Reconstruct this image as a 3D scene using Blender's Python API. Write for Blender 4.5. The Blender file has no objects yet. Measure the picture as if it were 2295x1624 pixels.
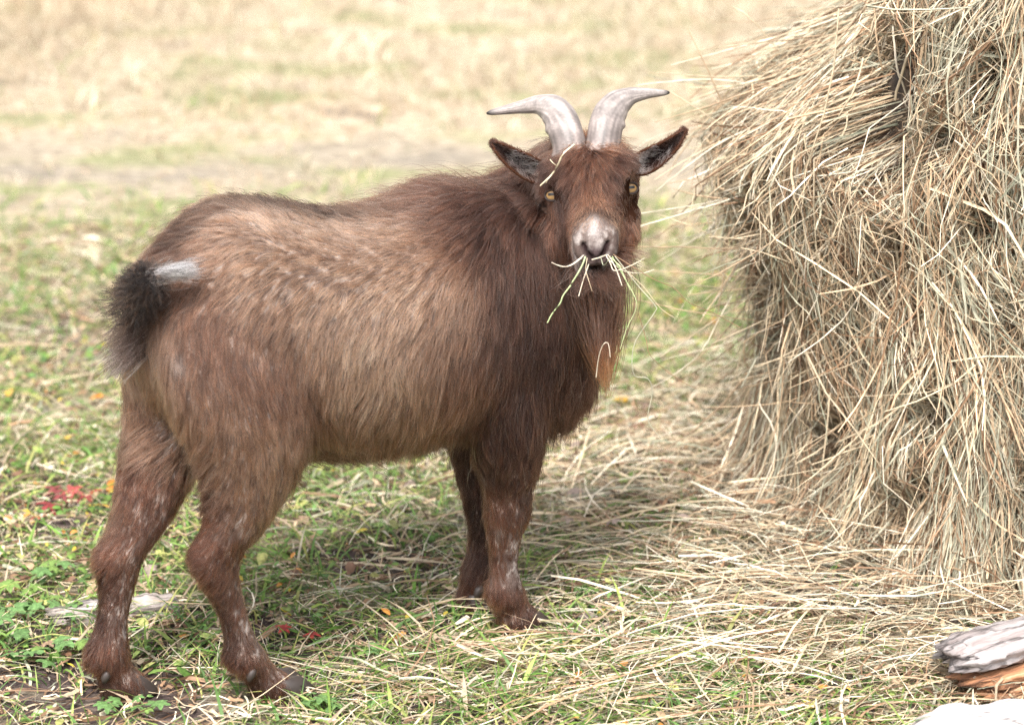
import bpy, bmesh, math, random
import numpy as np
from mathutils import Vector, Matrix
from mathutils.bvhtree import BVHTree
from mathutils.kdtree import KDTree

# ------------------------------------------------------------------ camera, light, exposure
S = bpy.context.scene
rng = np.random.default_rng(11)
random.seed(11)
PITCH, DIST, FOCAL, Z0 = math.radians(17.5), 4.25, 100.0, 0.42
CAM = np.array([0, -DIST * math.cos(PITCH), Z0 + DIST * math.sin(PITCH)])
cd = bpy.data.cameras.new('camera'); cam = bpy.data.objects.new('camera', cd)
S.collection.objects.link(cam); S.camera = cam
cam.location = CAM; cam.rotation_euler = (math.pi / 2 - PITCH, 0, 0)
cd.lens = FOCAL; cd.sensor_width = 36; cd.clip_start = .05; cd.clip_end = 2000
cd.dof.use_dof = True; cd.dof.focus_distance = 4.18; cd.dof.aperture_fstop = 3.3

W = bpy.data.worlds.new('World'); S.world = W; W.use_nodes = True
SUN_ELEV, SUN_AZ = math.radians(57), math.radians(192)     # azimuth: clockwise from +Y (north)
nt = W.node_tree; bg = nt.nodes['Background']
sky = nt.nodes.new('ShaderNodeTexSky'); sky.sky_type = 'NISHITA'; sky.sun_disc = False
sky.sun_elevation = SUN_ELEV; sky.sun_rotation = SUN_AZ
sky.air_density = 1.0; sky.dust_density = 4.0; sky.ozone_density = 1.0
hs = nt.nodes.new('ShaderNodeHueSaturation'); hs.inputs['Saturation'].default_value = .35   # thin overcast veil
nt.links.new(sky.outputs[0], hs.inputs['Color']); nt.links.new(hs.outputs[0], bg.inputs[0])
bg.inputs[1].default_value = 0.135
sl = bpy.data.lights.new('sun', 'SUN'); sun = bpy.data.objects.new('sun', sl); S.collection.objects.link(sun)
sl.energy = 2.1; sl.angle = math.radians(12); sl.color = (1.0, .97, .945)
sd = Vector((math.sin(SUN_AZ) * math.cos(SUN_ELEV), math.cos(SUN_AZ) * math.cos(SUN_ELEV), math.sin(SUN_ELEV)))
sun.rotation_euler = sd.to_track_quat('Z', 'Y').to_euler()
S.view_settings.view_transform = 'Standard'; S.view_settings.look = 'None'
S.view_settings.gamma = 1; S.view_settings.exposure = 1.56
S.render.engine = 'CYCLES'
S.cycles.max_bounces = 6; S.cycles.diffuse_bounces = 2; S.cycles.glossy_bounces = 3
S.cycles.transmission_bounces = 5; S.cycles.transparent_max_bounces = 8
S.cycles.use_denoising = True; S.cycles.denoiser = 'OPENIMAGEDENOISE'; S.cycles.denoising_input_passes = 'RGB_ALBEDO_NORMAL'; S.cycles.denoising_prefilter = 'NONE'

# ------------------------------------------------------------------ calibration helpers (photo pixel -> place)
FW = np.array([0, math.cos(PITCH), -math.sin(PITCH)]); RT = np.array([1., 0, 0]); UP = np.cross(RT, FW)
FPX = 2295 * FOCAL / 36
def ray(u, v):
    d = FW * FPX + RT * (u - 1147.5) - UP * (v - 812); return d / np.linalg.norm(d)
def on_ground(u, v, z=0.):
    d = ray(u, v); return CAM + d * ((z - CAM[2]) / d[2])
def at_y(u, v, y):
    d = ray(u, v); return CAM + d * ((y - CAM[1]) / d[1])
GA = math.radians(30)
GH = np.array([math.cos(GA), math.sin(GA), 0]); GL = np.array([-math.sin(GA), math.cos(GA), 0]); GZ = np.array([0, 0, 1.])
GO = np.array([-0.0206, 0.0221, 0.])                       # the goat's origin: ground between its front hooves
GM = np.stack([GH, GL, GZ])                                # rows: goat axes in world
def g2w(p): return np.asarray(p, float) @ GM + GO
def w2g(p): return (np.asarray(p, float) - GO) @ GM.T
def at_lat(u, v, yg):
    d = ray(u, v); t = (yg - (CAM - GO) @ GL) / (d @ GL); return CAM + d * t

# ------------------------------------------------------------------ object helpers
COL = S.collection
def tag(o, label=None, cat=None, group=None, kind=None):
    for k, v in (('label', label), ('category', cat), ('group', group), ('kind', kind)):
        if v: o[k] = v
    return o
def link(name, data, parent=None, mat=None):
    o = bpy.data.objects.new(name, data); COL.objects.link(o)
    if parent is not None: o.parent = parent
    if mat is not None: data.materials.append(mat)
    return o
def empty(name, loc, rz=0.):
    o = bpy.data.objects.new(name, None); COL.objects.link(o); o.location = loc; o.rotation_euler = (0, 0, rz)
    o.empty_display_size = .05
    return o
def mesh_np(name, V, F, smooth=True, cols=None):
    """V (n,3); F list of equal-size-face arrays"""
    me = bpy.data.meshes.new(name)
    V = np.asarray(V, np.float32)
    if not isinstance(F, (list, tuple)): F = [F]
    F = [np.asarray(f, np.int32) for f in F if len(f)]
    me.vertices.add(len(V)); me.vertices.foreach_set('co', V.ravel())
    nl = sum(f.size for f in F); nf = sum(len(f) for f in F)
    me.loops.add(nl); me.loops.foreach_set('vertex_index', np.concatenate([f.ravel() for f in F]))
    tot = np.concatenate([np.full(len(f), f.shape[1], np.int32) for f in F])
    st = np.concatenate([[0], np.cumsum(tot)[:-1]]).astype(np.int32)
    me.polygons.add(nf); me.polygons.foreach_set('loop_start', st); me.polygons.foreach_set('loop_total', tot)
    me.polygons.foreach_set('use_smooth', np.full(nf, smooth))
    if cols is not None:
        a = me.attributes.new('col', 'FLOAT_COLOR', 'POINT')
        c = np.ones((len(V), 4), np.float32); c[:, :3] = cols
        a.data.foreach_set('color', c.ravel())
    me.update(calc_edges=True)
    return me
def nrm(a): return a / np.maximum(np.linalg.norm(a, axis=-1, keepdims=True), 1e-9)
def ribbons(name, P, Wd, cols, fold=0.):
    """P (N,S,3) centre lines, Wd (N,S,3) half-width vectors, cols (N,3) or (N,S,3): flat or slightly folded blades"""
    N, Sg, _ = P.shape
    if cols.ndim == 2: cols = np.repeat(cols[:, None], Sg, 1)
    if fold:
        T = np.gradient(P, axis=1); B = nrm(np.cross(T, Wd)); h = np.linalg.norm(Wd, axis=2, keepdims=True) * fold
        V = np.stack([P - Wd, P + B * h, P + Wd], 2); k = 3
    else:
        V = np.stack([P - Wd, P + Wd], 2); k = 2
    base = (np.arange(N)[:, None] * Sg + np.arange(Sg - 1)[None]) * k
    F = []
    for j in range(k - 1):
        b = base.ravel() + j
        F.append(np.stack([b, b + 1, b + k + 1, b + k], 1))
    C = np.repeat(cols[:, :, None], k, 2)
    return mesh_np(name, V.reshape(-1, 3), [np.concatenate(F)], True, C.reshape(-1, 3))
def tubes(name, P, R, cols, sides=4, close=True):
    """P (N,S,3), R (N,S): round stalks"""
    N, Sg, _ = P.shape
    T = nrm(np.gradient(P, axis=1))
    ref = np.where(np.abs(T[..., 2:3]) > .8, np.array([1., 0, 0]), np.array([0, 0, 1.]))
    A = nrm(np.cross(T, ref)); B = np.cross(T, A)
    ang = np.arange(sides) * 2 * math.pi / sides
    V = P[:, :, None] + R[:, :, None, None] * (A[:, :, None] * np.cos(ang)[:, None] + B[:, :, None] * np.sin(ang)[:, None])
    base = (np.arange(N)[:, None] * Sg + np.arange(Sg - 1)[None]).ravel() * sides
    F = []
    for j in range(sides):
        j2 = (j + 1) % sides
        F.append(np.stack([base + j, base + j2, base + sides + j2, base + sides + j], 1))
    if cols.ndim == 2: cols = np.repeat(cols[:, None], Sg, 1)
    C = np.repeat(cols[:, :, None], sides, 2)
    return mesh_np(name, V.reshape(-1, 3), [np.concatenate(F)], True, C.reshape(-1, 3))
def loft(rings, cap=True):
    """list of (m,3) rings -> V, F (quads + tri fans)"""
    m = len(rings[0]); n = len(rings)
    V = np.concatenate(rings); Q = []
    for i in range(n - 1):
        a = np.arange(m); b = (a + 1) % m
        Q.append(np.stack([i * m + a, i * m + b, (i + 1) * m + b, (i + 1) * m + a], 1))
    Q = np.concatenate(Q); T = []
    if cap:
        V = np.concatenate([V, [rings[0].mean(0)], [rings[-1].mean(0)]])
        a = np.arange(m); b = (a + 1) % m
        T = np.concatenate([np.stack([b, a, np.full(m, n * m)], 1), np.stack([(n - 1) * m + a, (n - 1) * m + b, np.full(m, n * m + 1)], 1)])
    return V, Q, T
def smooth_path(P, n):
    """Catmull-Rom resample of rows (any columns)"""
    P = np.asarray(P, float); k = len(P)
    t = np.linspace(0, k - 1, n); i = np.minimum(t.astype(int), k - 2); f = (t - i)[:, None]
    p0 = P[np.maximum(i - 1, 0)]; p1 = P[i]; p2 = P[i + 1]; p3 = P[np.minimum(i + 2, k - 1)]
    return .5 * ((2 * p1) + (-p0 + p2) * f + (2 * p0 - 5 * p1 + 4 * p2 - p3) * f ** 2 + (-p0 + 3 * p1 - 3 * p2 + p3) * f ** 3)
def vnoise(P, seed=0, octaves=4, scale=1.):
    """cheap smooth value noise: sum of random plane waves, about -1..1"""
    r = np.random.default_rng(seed); out = np.zeros(len(P)); amp = 1.; tot = 0
    for o in range(octaves):
        k = r.normal(size=(7, P.shape[1])) * scale * 2 ** o * 2.2; ph = r.uniform(0, 6.28, 7)
        out += amp * np.sin(P @ k.T + ph).sum(1) / 3.2; tot += amp; amp *= .55
    return out / tot

# ------------------------------------------------------------------ materials
def mat_new(name):
    m = bpy.data.materials.new(name); m.use_nodes = True; n = m.node_tree
    for x in list(n.nodes): n.nodes.remove(x)
    out = n.nodes.new('ShaderNodeOutputMaterial'); return m, n, out
def N_(n, t, **kw):
    x = n.nodes.new(t)
    for k, v in kw.items():
        if k.startswith('_'): x.inputs[k[1:]].default_value = v
        else: setattr(x, k, v)
    return x
def mat_attr(name, rough=.6, transl=.25, spec=.3, noise=.25, nscale=60):
    """colour from the piece's own 'col' attribute with fine fibre variation, partly translucent"""
    m, n, out = mat_new(name)
    at = N_(n, 'ShaderNodeAttribute', attribute_name='col')
    tc = N_(n, 'ShaderNodeTexCoord'); nz = N_(n, 'ShaderNodeTexNoise'); nz.inputs['Scale'].default_value = nscale
    n.links.new(tc.outputs['Object'], nz.inputs['Vector'])
    mr = N_(n, 'ShaderNodeMapRange'); mr.inputs['To Min'].default_value = 1 - noise; mr.inputs['To Max'].default_value = 1 + noise
    mr.inputs['From Min'].default_value = .3; mr.inputs['From Max'].default_value = .7
    n.links.new(nz.outputs[0], mr.inputs[0])
    mx = N_(n, 'ShaderNodeMix', data_type='RGBA', blend_type='MULTIPLY'); mx.inputs[0].default_value = 1
    n.links.new(at.outputs['Color'], mx.inputs[6]); n.links.new(mr.outputs[0], mx.inputs[7])
    p = N_(n, 'ShaderNodeBsdfPrincipled'); p.inputs['Roughness'].default_value = rough; p.inputs['Specular IOR Level'].default_value = spec
    n.links.new(mx.outputs[2], p.inputs['Base Color'])
    if transl:
        tl = N_(n, 'ShaderNodeBsdfTranslucent'); n.links.new(mx.outputs[2], tl.inputs[0])
        ms = N_(n, 'ShaderNodeMixShader'); ms.inputs[0].default_value = transl
        n.links.new(p.outputs[0], ms.inputs[1]); n.links.new(tl.outputs[0], ms.inputs[2]); n.links.new(ms.outputs[0], out.inputs[0])
    else: n.links.new(p.outputs[0], out.inputs[0])
    return m
def mat_hair(name):
    m, n, out = mat_new(name)
    at = N_(n, 'ShaderNodeAttribute', attribute_name='col')
    h = N_(n, 'ShaderNodeBsdfHairPrincipled'); h.parametrization = 'COLOR'
    try: h.model = 'CHIANG'
    except Exception: pass
    for k, v in (('Roughness', .5), ('Radial Roughness', .6), ('Coat', 0.), ('Random Roughness', .2), ('IOR', 1.36)):
        if k in h.inputs: h.inputs[k].default_value = v
    n.links.new(at.outputs['Color'], h.inputs['Color'])
    n.links.new(h.outputs[0], out.inputs[0])
    return m
def hair_obj(name, P, R, cols, parent, mat):
    """P (N,S,3) strands, R (N,S) radii, cols (N,S,3)"""
    N, Sg, _ = P.shape
    hc = bpy.data.hair_curves.new(name); hc.add_curves([Sg] * N)
    hc.attributes['position'].data.foreach_set('vector', P.astype(np.float32).ravel()) if 'position' in hc.attributes else hc.points.foreach_set('position', P.astype(np.float32).ravel())
    ra = hc.attributes.get('radius') or hc.attributes.new('radius', 'FLOAT', 'POINT')
    ra.data.foreach_set('value', R.astype(np.float32).ravel())
    ca = hc.attributes.new('col', 'FLOAT_COLOR', 'POINT')
    c = np.ones((N, Sg, 4), np.float32); c[..., :3] = cols
    ca.data.foreach_set('color', c.ravel())
    return link(name, hc, parent, mat)

# ------------------------------------------------------------------ the goat
def build_goat():
    goat = empty('goat', GO, GA)
    tag(goat, 'brown shaggy horned goat with a long beard, chewing hay and facing the viewer', 'goat')
    HAIR = mat_hair('goat_hair')
    # --- head frame (goat-local)
    ca, sa = math.cos(math.radians(25)), math.sin(math.radians(25))
    rl = math.radians(5)
    Rr = np.array([[math.cos(rl), 0, -math.sin(rl)], [0, 1, 0], [math.sin(rl), 0, math.cos(rl)]])   # image right goes up
    hn = GM @ (Rr @ np.array([0, -ca, -sa])); hu = GM @ (Rr @ np.array([0, -sa, ca])); hs_ = GM @ (Rr @ np.array([1., 0, 0]))
    HE = w2g(at_lat(1324, 432, -.13))
    def hp(n, u, s): return HE + hn * n + hu * u + hs_ * s
    def ell(c, ax, ay, rx, ry, m=24, p=2.0):
        t = np.arange(m) * 2 * math.pi / m; ct, st = np.cos(t), np.sin(t)
        return c + np.outer(np.sign(ct) * np.abs(ct) ** (2 / p) * rx, ax) + np.outer(np.sign(st) * np.abs(st) ** (2 / p) * ry, ay)
    X, Y, Z = np.eye(3)
    VV, QQ, TT, off = [], [], [], 0
    def add(rings):
        nonlocal off
        V, Q, T = loft(rings); VV.append(V); QQ.append(Q + off); TT.append(T + off); off += len(V)
    # trunk: x, top, bottom, half width
    tr = smooth_path([(-.578, .590, .510, .030), (-.562, .632, .455, .068), (-.53, .662, .41, .105), (-.49, .69, .38, .130), (-.445, .71, .36, .146),
        (-.40, .707, .345, .152), (-.34, .692, .338, .158), (-.28, .676, .33, .166), (-.22, .672, .325, .170), (-.16, .68, .322, .168),
        (-.10, .69, .325, .160), (-.04, .69, .325, .150), (.02, .68, .315, .140), (.07, .64, .305, .124), (.105, .565, .315, .10),
        (.132, .49, .34, .07), (.146, .44, .38, .035)], 40)
    add([ell(np.array([x, 0, (t + b) / 2]), Y, Z, w, (t - b) / 2, 32, 2.15) for x, t, b, w in tr])
    # legs: x, y, z, rx, ry (stacked horizontal sections)
    def leg(rows, n=26):
        add([ell(np.array([x, y, z]), X, Y, rx, ry, 20) for x, y, z, rx, ry in smooth_path(rows, n)])
    leg([(-.47, -.06, .60, .09, .06), (-.465, -.085, .52, .115, .07), (-.462, -.10, .45, .108, .066), (-.458, -.108, .385, .084, .056), (-.468, -.108, .325, .062, .045),
         (-.488, -.105, .275, .046, .036), (-.514, -.10, .240, .039, .030), (-.510, -.10, .20, .028, .024), (-.494, -.10, .155, .0205, .019), (-.482, -.10, .108, .0205, .020),
         (-.474, -.10, .075, .031, .028), (-.452, -.10, .047, .025, .025), (-.434, -.10, .024, .034, .030), (-.430, -.10, .010, .030, .028)])
    leg([(-.48, .06, .60, .07, .055), (-.485, .062, .52, .09, .065), (-.502, .055, .44, .075, .056), (-.526, .043, .37, .062, .048), (-.552, .032, .30, .053, .041),
         (-.580, .024, .25, .042, .034), (-.607, .02, .220, .038, .030), (-.616, .018, .175, .026, .023), (-.627, .016, .12, .0205, .020), (-.637, .015, .075, .031, .028),
         (-.628, .015, .047, .025, .025), (-.616, .015, .024, .034, .030), (-.615, .015, .010, .030, .028)])
    leg([(-.04, -.07, .56, .07, .045), (-.035, -.088, .48, .085, .05), (-.035, -.092, .40, .074, .05), (-.035, -.088, .33, .058, .046), (-.028, -.08, .28, .046, .039), (-.024, -.073, .235, .036, .032),
         (-.022, -.068, .195, .034, .031), (-.027, -.066, .155, .024, .023), (-.026, -.065, .11, .0195, .0195), (-.026, -.065, .075, .029, .027),
         (-.014, -.065, .047, .026, .025), (-.002, -.065, .024, .036, .031), (.0, -.065, .010, .032, .029)])
    leg([(-.03, .07, .52, .07, .045), (-.02, .08, .42, .065, .046), (-.015, .07, .33, .05, .042), (-.008, .06, .26, .036, .034), (-.004, .052, .2, .029, .027),
         (0, .048, .16, .025, .024), (0, .046, .11, .021, .021), (-.008, .045, .07, .025, .024), (-.01, .045, .042, .025, .025), (-.014, .045, .02, .029, .028), (-.014, .045, .008, .029, .028)])
    # neck: rises from the shoulders, then bends to the near side
    npth = smooth_path([(-.06, 0, .50, .145, .16), (.02, -.005, .55, .125, .145), (.075, -.02, .605, .108, .118), (.108, -.045, .655, .092, .092), (.112, -.072, .69, .078, .076), (.098, -.10, .705, .062, .062)], 16)
    C = npth[:, :3]; Tn = nrm(np.gradient(C, axis=0))
    rings = []
    for c, t, (ry, rz) in zip(C, Tn, npth[:, 3:]):
        sd_ = nrm(np.cross(Z, t)); uu = nrm(np.cross(t, sd_)); rings.append(ell(c, sd_, uu, ry, rz, 24))
    add(rings)
    # throat and lower neck, down to the brisket
    th = smooth_path([(.09, -.075, .66, .06, .055), (.085, -.055, .60, .062, .060), (.075, -.03, .53, .072, .070), (.065, -.005, .45, .088, .075), (.062, 0, .37, .085, .072), (.06, 0, .31, .06, .055)], 14)
    add([ell(c[:3], X, Y, c[3], c[4], 24) for c in th[::-1]])
    # head: n, top, bottom, half width
    hd = smooth_path([(-.078, .035, -.03, .03), (-.07, .048, -.045, .044), (-.045, .058, -.062, .054), (-.015, .056, -.072, .058), (.012, .046, -.072, .056),
        (.036, .037, -.066, .048), (.056, .031, -.058, .041), (.077, .026, -.051, .0355), (.096, .020, -.046, .034), (.112, .010, -.042, .032), (.124, -.002, -.036, .025), (.131, -.012, -.029, .012)], 30)
    add([ell(hp(n, (t + b) / 2, 0), hs_, hu, w, (t - b) / 2, 28, 2.2) for n, t, b, w in hd][::-1])
    # brow ridges, cheeks
    for s in (-1, 1):
        for (n0, u0, s0, r) in ((-.012, .028, .040, .026), (.03, -.045, .036, .03), (.0, -.05, .04, .032)):
            add([ell(hp(n0 + r * math.cos(a), u0, s * s0), hs_, hu, r * max(math.sin(a), .05), r * max(math.sin(a), .05), 12) for a in np.linspace(math.pi, 0, 9)])
    me = mesh_np('tmp', np.concatenate(VV), [np.concatenate(QQ), np.concatenate(TT)])
    bmx = bmesh.new(); bmx.from_mesh(me); bmesh.ops.recalc_face_normals(bmx, faces=bmx.faces); bmx.to_mesh(me); bmx.free()
    tmp = link('tmp', me)
    md = tmp.modifiers.new('r', 'REMESH'); md.mode = 'VOXEL'; md.voxel_size = .0048
    ms = tmp.modifiers.new('s', 'SMOOTH'); ms.factor = .5; ms.iterations = 9
    dg = bpy.context.evaluated_depsgraph_get()
    bm_ = bpy.data.meshes.new_from_object(tmp.evaluated_get(dg)); bpy.data.objects.remove(tmp)
    bm_.name = 'body'; nv = len(bm_.vertices)
    V = np.empty(nv * 3, np.float32); bm_.vertices.foreach_get('co', V); V = V.reshape(-1, 3).astype(float)
    ed = np.empty(len(bm_.edges) * 2, np.int32); bm_.edges.foreach_get('vertices', ed); ed = ed.reshape(-1, 2)
    deg = np.bincount(ed.ravel(), minlength=nv).astype(float)[:, None]
    wsm = np.clip((V[:, 2] - .30) / .08, 0, 1) * np.clip((np.linalg.norm(V - hp(.02, 0, 0), axis=1) - .115) / .04, 0, 1)
    for _ in range(60):
        acc = np.stack([np.bincount(ed[:, 0], V[ed[:, 1], c], nv) + np.bincount(ed[:, 1], V[ed[:, 0], c], nv) for c in range(3)], 1) / deg
        V = V + (acc - V) * (.5 * wsm)[:, None]
    # muzzle shaping: nostrils, septum groove, mouth line
    q = V - HE; qn, qu, qs = q @ hn, q @ hu, q @ hs_
    mz = qn > .07
    def groove(pts, r, depth):
        d = np.full(nv, 9.); P = smooth_path(pts, 14)
        for p in P: d = np.minimum(d, np.linalg.norm(V - hp(*p), axis=1))
        return np.exp(-(d / r) ** 2) * depth
    push = np.zeros(nv)
    for s in (-1, 1):
        push += groove([(.130, -.015, s * .0075), (.127, -.008, s * .0125), (.119, .001, s * .0175)], .0040, .010)
    push += groove([(.133, -.014, 0), (.129, -.024, 0), (.124, -.033, 0)], .003, .003)
    push += groove([(.09, -.030, .034), (.11, -.034, .027), (.124, -.035, .0), (.11, -.034, -.027), (.09, -.030, -.034)], .005, .006)
    V = V - np.outer(push * mz, hn)
    bm_.vertices.foreach_set('co', V.astype(np.float32).ravel())
    # skin colours: brown hide, pale mottled muzzle, dark nose
    skin = np.tile(np.array([.016, .008, .0055]), (nv, 1))
    q = V - HE; qn, qu, qs = q @ hn, q @ hu, q @ hs_
    mott = vnoise(V * 1., 5, 3, 90.)
    def blend(mask, c): skin[:] = skin * (1 - mask[:, None]) + np.array(c) * mask[:, None]
    ss = lambda x, a, b: np.clip((x - a) / (b - a), 0, 1) ** 2 * (3 - 2 * np.clip((x - a) / (b - a), 0, 1))
    blend(ss(qn, .072, .098), (.088, .064, .055))
    blend(ss(qn, .080, .105) * np.clip(mott * 2.2 - .1, 0, 1), (.27, .235, .215))
    blend(np.exp(-(((qn - .100) / .015) ** 2 + (qs / .0095) ** 2)) * (qu > -.005) * .8, (.36, .32, .30))
    blend(np.clip(1.5 * np.exp(-(((qn - .131) / .014) ** 2 + (qs / .017) ** 2 + ((qu + .009) / .013) ** 2)), 0, 1), (.060, .042, .042))
    blend(np.clip(push / .006, 0, 1) * mz, (.02, .012, .012))
    a = bm_.attributes.new('col', 'FLOAT_COLOR', 'POINT'); c4 = np.ones((nv, 4), np.float32); c4[:, :3] = skin
    a.data.foreach_set('color', c4.ravel())
    for p in bm_.polygons: p.use_smooth = True
    bm_.materials.clear()
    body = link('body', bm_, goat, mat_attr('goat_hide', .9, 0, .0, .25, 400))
    # ---------------------------------------------------------------- groom
    bm_.calc_loop_triangles(); nt_ = len(bm_.loop_triangles)
    tri = np.empty(nt_ * 3, np.int32); bm_.loop_triangles.foreach_get('vertices', tri); tri = tri.reshape(-1, 3)
    tv = V[tri]; fn = np.cross(tv[:, 1] - tv[:, 0], tv[:, 2] - tv[:, 0]); ar = np.linalg.norm(fn, axis=1) / 2
    vn = np.zeros((nv, 3)); 
    for k in range(3): np.add.at(vn, tri[:, k], fn)
    vn = nrm(vn)
    bvh = BVHTree.FromPolygons([Vector(v) for v in V], tri.tolist())
    camg = w2g(CAM)
    CS = dict(S=(.45, .285, .190), F=(.30, .18, .118), M=(.205, .115, .075), D=(.105, .057, .040), N=(.145, .079, .053), L=(.18, .088, .053), K=(.082, .043, .030),
              B=(.003, .0024, .0024), W=(.75, .70, .67), R=(.235, .118, .068), O=(.38, .20, .112), G=(.20, .165, .145), H=(.42, .36, .32))
    def hue(v):
        c = np.array([.92 * x ** 1.52 for x in v]); return tuple(c * .85 + .15 * (c @ np.array([.3, .59, .11])))
    CS = {k: (hue(v) if k not in 'BWGH' else tuple(x * .8 for x in v)) for k, v in CS.items()}
    G = []
    def g(s):
        for ln in s.strip().split(';'):
            f = ln.split()
            if len(f) >= 7: G.append((float(f[0]), float(f[1]), float(f[2]), float(f[3]), float(f[4]), float(f[5]), f[6], float(f[7]) if len(f) > 7 else .05))
    # u v  dx dy  length(mm) lift colour [reach]
    g('''520 440 -.25 -1 38 .75 D; 470 460 -.5 -.9 36 .6 M; 620 452 -.35 -1 34 .75 D; 720 466 -.5 -.8 32 .7 D; 800 468 -.6 -.7 32 .65 M; 430 500 -.8 -.5 34 .5 M; 370 560 -.9 -.2 34 .5 M;
    560 500 -.75 -.6 32 .4 S; 650 520 -.85 -.5 32 .35 S; 700 565 -1 -.1 32 .3 S; 800 540 -.95 -.2 32 .3 S; 850 482 -.8 -.55 36 .45 F; 480 490 -1 -.15 34 .4 F; 470 545 -.9 .4 34 .3 F;
    530 590 -.75 .65 34 .25 F; 600 620 -.8 .5 33 .25 S; 700 620 -.95 .25 32 .25 S; 850 600 -.9 .4 33 .25 S; 640 690 -.6 .8 34 .22 F; 750 670 -.75 .6 34 .22 S; 560 720 -.55 .8 34 .22 F; 480 690 -.4 .9 34 .22 M;
    400 600 -.9 .45 34 .3 M; 900 436 -.8 -.55 45 .55 M; 980 424 -.9 -.4 52 .55 N; 1050 425 -1 -.2 55 .5 N; 950 480 -1 -.1 48 .35 M; 1000 505 -.95 .15 46 .3 M; 900 530 -1 .08 38 .28 S; 1050 530 -.8 .5 46 .3 M;
    1000 580 -.75 .6 38 .25 F; 920 610 -.8 .5 35 .25 S; 1060 480 -.75 .5 52 .35 N; 1090 540 -.1 1 60 .35 K; 1150 440 -.9 .35 60 .35 N; 1150 520 -.5 .8 62 .3 N; 1200 470 -.8 .55 60 .3 N; 1180 600 -.1 1 60 .3 N;
    370 730 -.35 .95 38 .25 F; 400 790 0 1 40 .22 H .010; 430 740 0 1 36 .22 M; 480 790 .4 .9 34 .2 M; 560 850 .5 .85 36 .2 M; 460 860 .25 .97 38 .2 F; 420 880 -.1 1 40 .22 F; 375 900 -.55 .8 42 .25 F;
    350 940 -.9 .4 42 .25 F; 395 965 -.85 .5 40 .25 F; 440 985 -.75 .65 38 .22 F; 500 930 0 1 36 .2 F; 520 1000 -.25 .95 34 .2 F; 450 1040 -.9 .4 34 .25 M; 560 950 .35 .95 36 .2 F; 600 1000 .25 .97 32 .2 S; 620 950 .5 .85 36 .2 F;
    580 1050 -.1 1 30 .2 F; 640 1040 .3 .95 34 .2 F; 550 770 -.3 .95 36 .2 M; 620 760 -.25 .97 36 .2 F; 600 830 .25 .98 38 .2 M; 660 860 .35 .93 40 .2 M; 700 800 .1 1 40 .2 F; 690 910 .42 .9 46 .22 M;
    730 720 -.4 .9 36 .2 S; 800 740 -.35 .93 38 .2 S; 900 720 -.45 .9 38 .2 S; 1000 720 -.35 .93 40 .2 F; 780 850 .05 1 42 .2 S; 850 830 -.15 1 42 .2 S; 900 860 -.15 1 44 .2 S; 960 850 -.05 1 44 .2 F; 1030 850 0 1 46 .2 M;
    750 930 .4 .9 48 .2 F; 820 930 -.25 .95 46 .2 F; 880 930 -.3 .95 48 .2 F; 950 940 .05 1 48 .2 F; 1000 960 .25 .97 48 .2 M; 720 1000 .45 .88 50 .25 M; 800 1000 .45 .9 50 .25 M; 860 985 .2 .98 50 .25 M; 920 990 .3 .95 48 .25 M; 760 1040 .4 .9 50 .3 D;
    1010 650 -.35 .93 40 .22 S; 1060 690 -.3 .95 42 .22 M; 1120 660 -.2 .97 48 .22 D; 1200 660 .1 1 55 .25 D; 1150 750 0 1 46 .22 D; 1220 760 .2 .98 48 .22 D; 1080 840 0 1 44 .2 M; 1150 870 .05 1 46 .2 D; 1250 850 .35 .93 48 .22 D;
    1290 900 .4 .9 46 .25 D; 1200 940 .15 1 42 .2 D; 1260 940 .45 .9 45 .25 D; 1100 960 .1 1 40 .2 D; 1300 800 .3 .95 50 .22 D; 1240 700 .35 .93 58 .25 D; 1230 560 .1 1 62 .28 N; 1260 620 .25 .97 62 .28 N; 1300 690 .1 1 44 .2 D; 1320 780 .1 1 42 .22 D''')
    NTR = len(G)
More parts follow.
